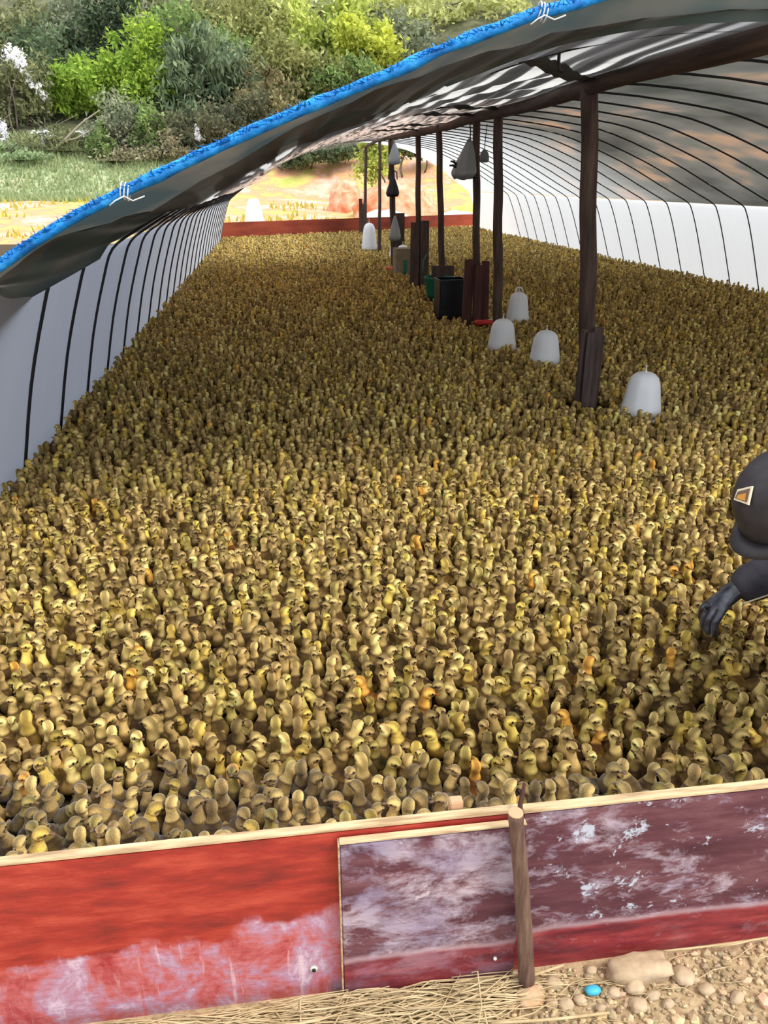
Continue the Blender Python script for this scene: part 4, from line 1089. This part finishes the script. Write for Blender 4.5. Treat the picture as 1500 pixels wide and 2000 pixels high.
# blossom
WB = ((.80, .80, .84), (.95, .95, 1.0))
plant('blossoming_branch', 'white blossoming branch arching over the bamboo at left', 'blossom', 47, [(28, 108, 16, 12), (42, 125, 10, 10), (55, 148, 8, 9), (72, 168, 9, 8), (85, 186, 6, 8)], WB, 620, .09, BG, stems=3)
plant('blossoming_shrub', 'white blossoming shrub at the left frame edge', 'blossom', 46, [(3, 255, 9, 18), (2, 280, 8, 12)], WB, 340, .09, BG, stems=3)
plant('blossoming_shrub', 'low white blossoming shrub beside the dead branch', 'blossom', 45, [(100, 265, 20, 9), (165, 258, 16, 6), (88, 285, 8, 6)], WB, 300, .08, BG, stems=3)
plant('blossoming_shrub', 'tiny white blossoming sapling just above the blue hem', 'blossom', 44, [(385, 255, 4, 10), (388, 270, 7, 6)], WB, 200, .07, BG, stems=2)
# dead curved branch
P = [at_y(x, y, 44.2) for x, y in ((70, 345), (85, 320), (110, 290), (135, 265), (160, 240), (195, 215))]
bm = bmesh.new(); add_tube(bm, catmull(P, 4), [.10 - .0035 * i for i in range(21)], 7)
add_tube(bm, [at_y(120, 277, 44.2), at_y(150, 270, 44), at_y(185, 250, 44)], [.05, .04, .02], 6)
tag(obj_bm('dead_branch', bm, M_dead), 'pale bare dead branch curving up in front of the shrubs', 'branch')
# grass and rubble on the field
n = 26000
gx = rng.uniform(-45, -5, n); gy = rng.uniform(37, 47, n)
V = []; h = rng.uniform(.10, .32, n)
gz = np.array([ground_z(a, b) for a, b in zip(gx, gy)])
a = rng.uniform(0, pi, n); w = .05
dx = np.cos(a) * w; dy = np.sin(a) * w; lx = rng.normal(0, .08, n)
V = np.stack([np.stack([gx - dx, gy - dy, gz], 1), np.stack([gx + dx, gy + dy, gz], 1), np.stack([gx + lx + dx * .2, gy, gz + h], 1), np.stack([gx + lx - dx * .2, gy, gz + h], 1)], 1).reshape(-1, 3)
t = rng.random((n, 1)); kc = np.array([.24, .32, .14]) * (1 - t) + np.array([.52, .56, .32]) * t
o = link(bpy.data.objects.new('field_grass', np_mesh('field_grass', V, np.arange(len(V)).reshape(-1, 4), M_leaf, np.repeat(kc, 4, 0), False)))
tag(o, 'rough green grass growing along the foot of the wood', 'grass', kind='stuff')
n = 5000
gx = rng.uniform(-22, 12, n); gy = rng.uniform(24, 36, n)
keep = (gx < -1.9) | (gx > 8.6) | (gy > 24.5 + (gx + 1.5) * .62); gx, gy = gx[keep], gy[keep]
patch = np.array([noise.noise(Vector((a * .3, b * .3, 9))) for a, b in zip(gx, gy)]); keep = patch > .02; gx, gy = gx[keep], gy[keep]; n = len(gx)
gz = np.array([ground_z(a, b) for a, b in zip(gx, gy)]); h = rng.uniform(.06, .22, n); a = rng.uniform(0, pi, n); dx = np.cos(a) * .05; dy = np.sin(a) * .05; lx = rng.normal(0, .05, n)
V = np.stack([np.stack([gx - dx, gy - dy, gz], 1), np.stack([gx + dx, gy + dy, gz], 1), np.stack([gx + lx, gy, gz + h], 1), np.stack([gx + lx - dx * .3, gy, gz + h], 1)], 1).reshape(-1, 3)
t = rng.random((n, 1)); kc = np.array([.40, .40, .06]) * (1 - t) + np.array([.66, .56, .12]) * t
o = link(bpy.data.objects.new('yellow_weeds', np_mesh('yellow_weeds', V, np.arange(len(V)).reshape(-1, 4), M_leaf, np.repeat(kc, 4, 0), False)))
tag(o, 'patches of yellow green weeds on the red soil beyond the pen', 'weeds', kind='stuff')

# ------------------------------------------------------------------ the person crouching at the right
M_skin = principled('skin', (.42, .24, .15), .55)
M_jacket = principled('dark_jacket_cloth', lambda g: g.ramp(g.noise(g.coord(), 14, 4), [(.3, (.022, .020, .026)), (.7, (.052, .044, .054))]), .75, bump=lambda g: g.noise(g.coord(), 30, 4), bump_d=.01)
M_trouser = principled('dark_trousers_cloth', (.03, .032, .045), .85)
M_cap = principled('black_cap_cloth', lambda g: g.ramp(g.noise(g.coord(), 25, 3), [(.3, (.018, .015, .017)), (.7, (.040, .033, .036))]), .6)
M_glove = principled('black_rubber_glove', lambda g: g.ramp(g.noise(g.coord(), 30, 3), [(.4, (.02, .02, .028)), (.7, (.10, .10, .13))]), .28, spec=.7)
M_piping = principled('beige_piping', (.55, .45, .30), .7)
M_patch_w = principled('patch_border', (.72, .62, .44), .7); M_patch_o = principled('patch_orange', (.62, .27, .04), .7); M_patch_b = principled('patch_brown', (.16, .10, .06), .7)
M_hair = principled('dark_hair', (.012, .010, .010), .6)
def skin_body(name, V, E, R, mat, parent, sub=2, root=0):
    me = bpy.data.meshes.new(name); me.from_pydata([tuple(v) for v in V], E, []); me.materials.append(mat)
    o = link(bpy.data.objects.new(name, me), parent)
    m = o.modifiers.new('skin', 'SKIN'); m.use_smooth_shade = True
    for i, r in enumerate(R):
        rr = r if isinstance(r, tuple) else (r, r)
        me.skin_vertices[0].data[i].radius = rr; me.skin_vertices[0].data[i].use_root = (i == root)
    s = o.modifiers.new('sub', 'SUBSURF'); s.levels = sub; s.render_levels = sub
    return o
HEAD = CP + px_dir(1543, 990) / FPX * 1.64     # centre of the head
WR = Vector((1.395, 1.98, .31))
HAND = Vector((1.27, 1.97, .205))
per = empty('person', (1.62, 1.80, 0))
tag(per, 'person in black cap and dark jacket crouching, gloved hand reaching into the ducklings', 'person')
O = Vector((1.62, 1.80, 0))
pelvis = Vector((1.92, 1.66, .38))
chest = Vector((1.38, 1.48, .77)); neck = HEAD + Vector((.10, .04, -.02))
shR = Vector((1.46, 1.66, .72)); shL = Vector((1.38, 1.30, .74))
elR = Vector((1.66, 1.95, .46)); elL = Vector((1.58, 1.20, .42))
haL = Vector((1.38, 1.30, .30))
hipR = pelvis + Vector((-.02, .11, 0)); hipL = pelvis + Vector((0, -.12, 0))
knR = Vector((1.66, 1.80, .47)); knL = Vector((1.62, 1.46, .47))
anR = Vector((1.80, 1.84, .09)); anL = Vector((1.80, 1.50, .09))
def rel(L): return [Vector(v) - O for v in L]
mid1 = pelvis.lerp(chest, .5) + Vector((.03, 0, .06))
bV = rel([pelvis, mid1, chest, neck.lerp(chest, .45), neck, HEAD + Vector((.02, 0, .0)),
          shR, elR, WR, shL, elL, haL, hipR, knR, anR, anR + Vector((-.15, 0, -.05)), hipL, knL, anL, anL + Vector((-.15, 0, -.05))])
bE = [(0, 1), (1, 2), (2, 3), (3, 4), (4, 5), (2, 6), (6, 7), (7, 8), (2, 9), (9, 10), (10, 11), (0, 12), (12, 13), (13, 14), (14, 15), (0, 16), (16, 17), (17, 18), (18, 19)]
bR = [(.07, .07), (.07, .06), (.07, .06), (.05, .05), .046, .05, .035, .032, .026, .035, .032, .027, .075, .052, .035, .028, .075, .052, .035, .028]
skin_body('body', bV, bE, bR, M_skin, per)
# jacket: torso and sleeves to the wrists
jV = rel([pelvis + Vector((-.02, 0, .06)), mid1, chest, neck.lerp(chest, .45), shR, elR, WR.lerp(elR, -.04), shL, elL, haL.lerp(elL, .1)])
jk = skin_body('jacket', jV, [(0, 1), (1, 2), (2, 3), (2, 4), (4, 5), (5, 6), (2, 7), (7, 8), (8, 9)],
          [(.14, .14), (.14, .14), (.125, .12), (.07, .07), .085, .078, .062, .080, .064, .050], M_jacket, per); jk['label'] = 'dark jacket'
tV = rel([pelvis, hipR, knR, anR + Vector((0, 0, .04)), hipL, knL, anL + Vector((0, 0, .04)), pelvis + Vector((.10, 0, -.03)), pelvis + Vector((-.10, -.02, .06))])
tr_ = skin_body('trousers', tV, [(0, 1), (1, 2), (2, 3), (0, 4), (4, 5), (5, 6), (0, 7), (0, 8)], [(.13, .13), .095, .075, .055, .095, .075, .055, .07, .11], M_trouser, per)
for an in (anR, anL):
    bm = bmesh.new()
    for k, (dx, w, h) in enumerate(((.05, .030, .05), (0, .038, .055), (-.06, .042, .042), (-.12, .045, .034), (-.17, .035, .024), (-.195, .012, .012))): pass
    pts = [an - O + Vector((dx, 0, -.045)) for dx in (.055, .04, 0, -.06, -.12, -.165, -.18)]
    add_tube(bm, pts, [.02, .038, .043, .040, .038, .03, .012], 12)
    obj_bm('shoe', bm, M_black_pl, per)
# head details
fwd = Vector((-.80, -.18, -.57)).normalized()      # where the face looks: left and down
side = fwd.cross(Vector((0, 0, 1))).normalized(); up_ = side.cross(fwd).normalized()
def hp(a, b, c): return HEAD - O + side * a + fwd * b + up_ * c
bm = bmesh.new(); bmesh.ops.create_uvsphere(bm, u_segments=28, v_segments=20, radius=1)
for v in bm.verts:
    c = v.co; x, y, z = c.x * .074, c.y * .092, c.z * .108
    if z < 0: x *= 1 + .25 * z / .108; 
    if y > 0 and z < -.02: y *= .93
    if y > .06 and abs(x) < .018 and -.035 < z < .01: y += .018 * (1 - abs(x) / .018)      # nose
    if y > .05 and .005 < z < .025 and .015 < abs(x) < .045: y -= .008                     # eye sockets
    v.co = hp(x, y, z - .015)
head = obj_bm('head', bm, M_skin, per)
for s in (-1, 1):
    bm = bmesh.new(); bmesh.ops.create_uvsphere(bm, u_segments=12, v_segments=8, radius=1)
    for v in bm.verts: v.co = hp(s * .074 + v.co.x * .010, -.002 + v.co.y * .018, -.015 + v.co.z * .030)
    obj_bm('ear', bm, M_skin, per)
    bm = bmesh.new(); bmesh.ops.create_uvsphere(bm, u_segments=10, v_segments=8, radius=.011)
    for v in bm.verts: v.co = hp(s * .030 + v.co.x, .074 + v.co.y, .0 + v.co.z)
    obj_bm('eye', bm, M_eye, per)
bm = bmesh.new(); add_tube(bm, [hp(-.024, .074, -.062), hp(-.01, .081, -.060), hp(.01, .081, -.060), hp(.024, .074, -.062)], [.003, .006, .006, .003], 8); obj_bm('mouth', bm, principled('lips', (.30, .11, .09), .5), per)
bm = bmesh.new(); bmesh.ops.create_uvsphere(bm, u_segments=24, v_segments=16, radius=1)
for v in bm.verts: v.co = hp(v.co.x * .079, v.co.y * .088 - .014, max(v.co.z * .11, -.55 * .11) - .005)
hr = obj_bm('hair', bm, M_hair, per); hr['label'] = 'short dark hair below the cap'
# cap: crown, band, brim, patch
bm = bmesh.new(); n1, n2 = 36, 14; rings = []
for j in range(n2):
    th = (pi / 2) * j / (n2 - 1) * .98
    ring = []
    for k in range(n1):
        a = 2 * pi * k / n1
        rx = .098 * cos(th) ** .75; ry = .118 * cos(th) ** .75
        ring.append(bm.verts.new(hp(rx * cos(a), ry * sin(a) - .004, .022 + .108 * sin(th))))
    rings.append(ring)
lowr = [bm.verts.new(hp(.097 * cos(2 * pi * k / n1), .117 * sin(2 * pi * k / n1) - .004, -.008)) for k in range(n1)]
rings = [lowr] + rings
for j in range(len(rings) - 1):
    for k in range(n1): bm.faces.new((rings[j][k], rings[j][(k + 1) % n1], rings[j + 1][(k + 1) % n1], rings[j + 1][k]))
bm.faces.new(rings[-1])
cap = obj_bm('cap', bm, M_cap, per); cap['label'] = 'black cap with a small square patch'
s_ = cap.modifiers.new('s', 'SOLIDIFY'); s_.thickness = .003
bm = bmesh.new(); top, bot = [], []
nb = 15
for k in range(nb):
    a = pi * (.16 + .68 * k / (nb - 1)); x0, y0 = .099 * cos(a), .118 * sin(a) - .004
    f = sin((a - .16 * pi) / (.68) ) if True else 1
    ext = .036 * max(0.0, sin(pi * k / (nb - 1))) ** .6
    top.append([bm.verts.new(hp(x0 * (1 + .05 * q), y0 + ext * q, .000 - .010 * q * q - .02 * (x0 / .1) ** 2 * q)) for q in (0, .5, 1)])
for k in range(nb - 1):
    for q in range(2): bm.faces.new((top[k][q], top[k + 1][q], top[k + 1][q + 1], top[k][q + 1]))
br = obj_bm('brim', bm, M_cap, cap); m_ = br.modifiers.new('s', 'SOLIDIFY'); m_.thickness = .005
def on_cap(px, py):
    d = px_dir(px, py).normalized(); t = 1.0
    while t < 2.2:
        p = CP + d * t; v = p - HEAD; x, y, z = v.dot(side), v.dot(fwd) + .004, v.dot(up_) - .022
        zz = max(z, 0) / .108; k = max(0, 1 - zz * zz) ** .375
        if zz < 1 and z > -.03 and (x / (.101 * k)) ** 2 + (y / (.121 * k)) ** 2 < 1.0: return p
        t += .002
    return None
def cap_quad(name, poly, mat, off):
    cx, cy = 1449, 968
    a, b, c = on_cap(cx, cy), on_cap(cx + 6, cy), on_cap(cx, cy + 6)
    nrm = (b - a).cross(c - a).normalized()
    if nrm.dot(CP - a) < 0: nrm = -nrm
    bm = bmesh.new(); vs = []
    for (x, y) in poly:
        d = px_dir(x, y).normalized(); t = (a + nrm * off - CP).dot(nrm) / d.dot(nrm); vs.append(bm.verts.new(CP + d * t - O))
    bm.faces.new(vs)
    r_ = bmesh.ops.extrude_face_region(bm, geom=list(bm.faces))
    for v in [g for g in r_['geom'] if isinstance(g, bmesh.types.BMVert)]: v.co -= nrm * .004
    return obj_bm(name, bm, mat, cap, smooth=False)
cap_quad('patch', [(1440, 956), (1469, 949), (1461, 986), (1433, 976)], M_patch_w, .005)['label'] = 'small square patch with pale border'
cap_quad('patch_field', [(1441, 960), (1464, 954), (1458, 981), (1435, 973)], M_patch_b, .0065)
cap_quad('patch_mark', [(1441, 967), (1456, 963), (1454, 978), (1438, 973)], M_patch_o, .008)
# gloved hands, right one closing down among the ducklings, left one resting over them
def glove(W, H, flip=1):
    hd = (H - W).normalized(); hs = hd.cross(Vector((0, 0, 1))).normalized() * flip; hu = hs.cross(hd) * flip
    def hq(a, b, c): return W - O + hs * a + hd * b + hu * c
    gV = [hq(0, -.05, 0), hq(0, .02, 0), hq(0, .055, 0)]; gE = [(0, 1), (1, 2)]; gR = [(.036, .032), (.037, .026), (.040, .023)]
    for k, (a, L) in enumerate(((-.034, .078), (-.011, .090), (.012, .085), (.034, .066))):
        i = len(gV)
        gV += [hq(a, .085, -.002), hq(a * 1.15, .085 + L * .42, -.014), hq(a * 1.2, .085 + L * .68, -.040), hq(a * 1.15, .085 + L * .74, -.064)]
        gE += [(2, i), (i, i + 1), (i + 1, i + 2), (i + 2, i + 3)]; gR += [.0140, .0130, .0120, .0105]
    i = len(gV); gV += [hq(.034, .030, -.01), hq(.058, .060, -.030), hq(.056, .085, -.052)]; gE += [(1, i), (i, i + 1), (i + 1, i + 2)]; gR += [.015, .0125, .010]
    gl = skin_body('glove', gV, gE, gR, M_glove, per, 2); gl['label'] = 'shiny black rubber glove'
glove(WR, HAND)
glove(haL, haL + Vector((-.10, .02, -.05)), -1)
# piping on the sleeve
bm = bmesh.new()
ax = (elR - WR).normalized(); tocam = (CP - WR).normalized(); lowd = ax.cross(tocam).normalized()
if lowd.z > 0: lowd = -lowd
pp = [WR - O + ax * t + lowd * (.047 + .10 * t) + tocam * .030 for t in (.0, .05, .1, .16, .22)]
add_tube(bm, pp, .0028, 6)
obj_bm('sleeve_piping', bm, M_piping, per)['label'] = 'beige piping along the sleeve'
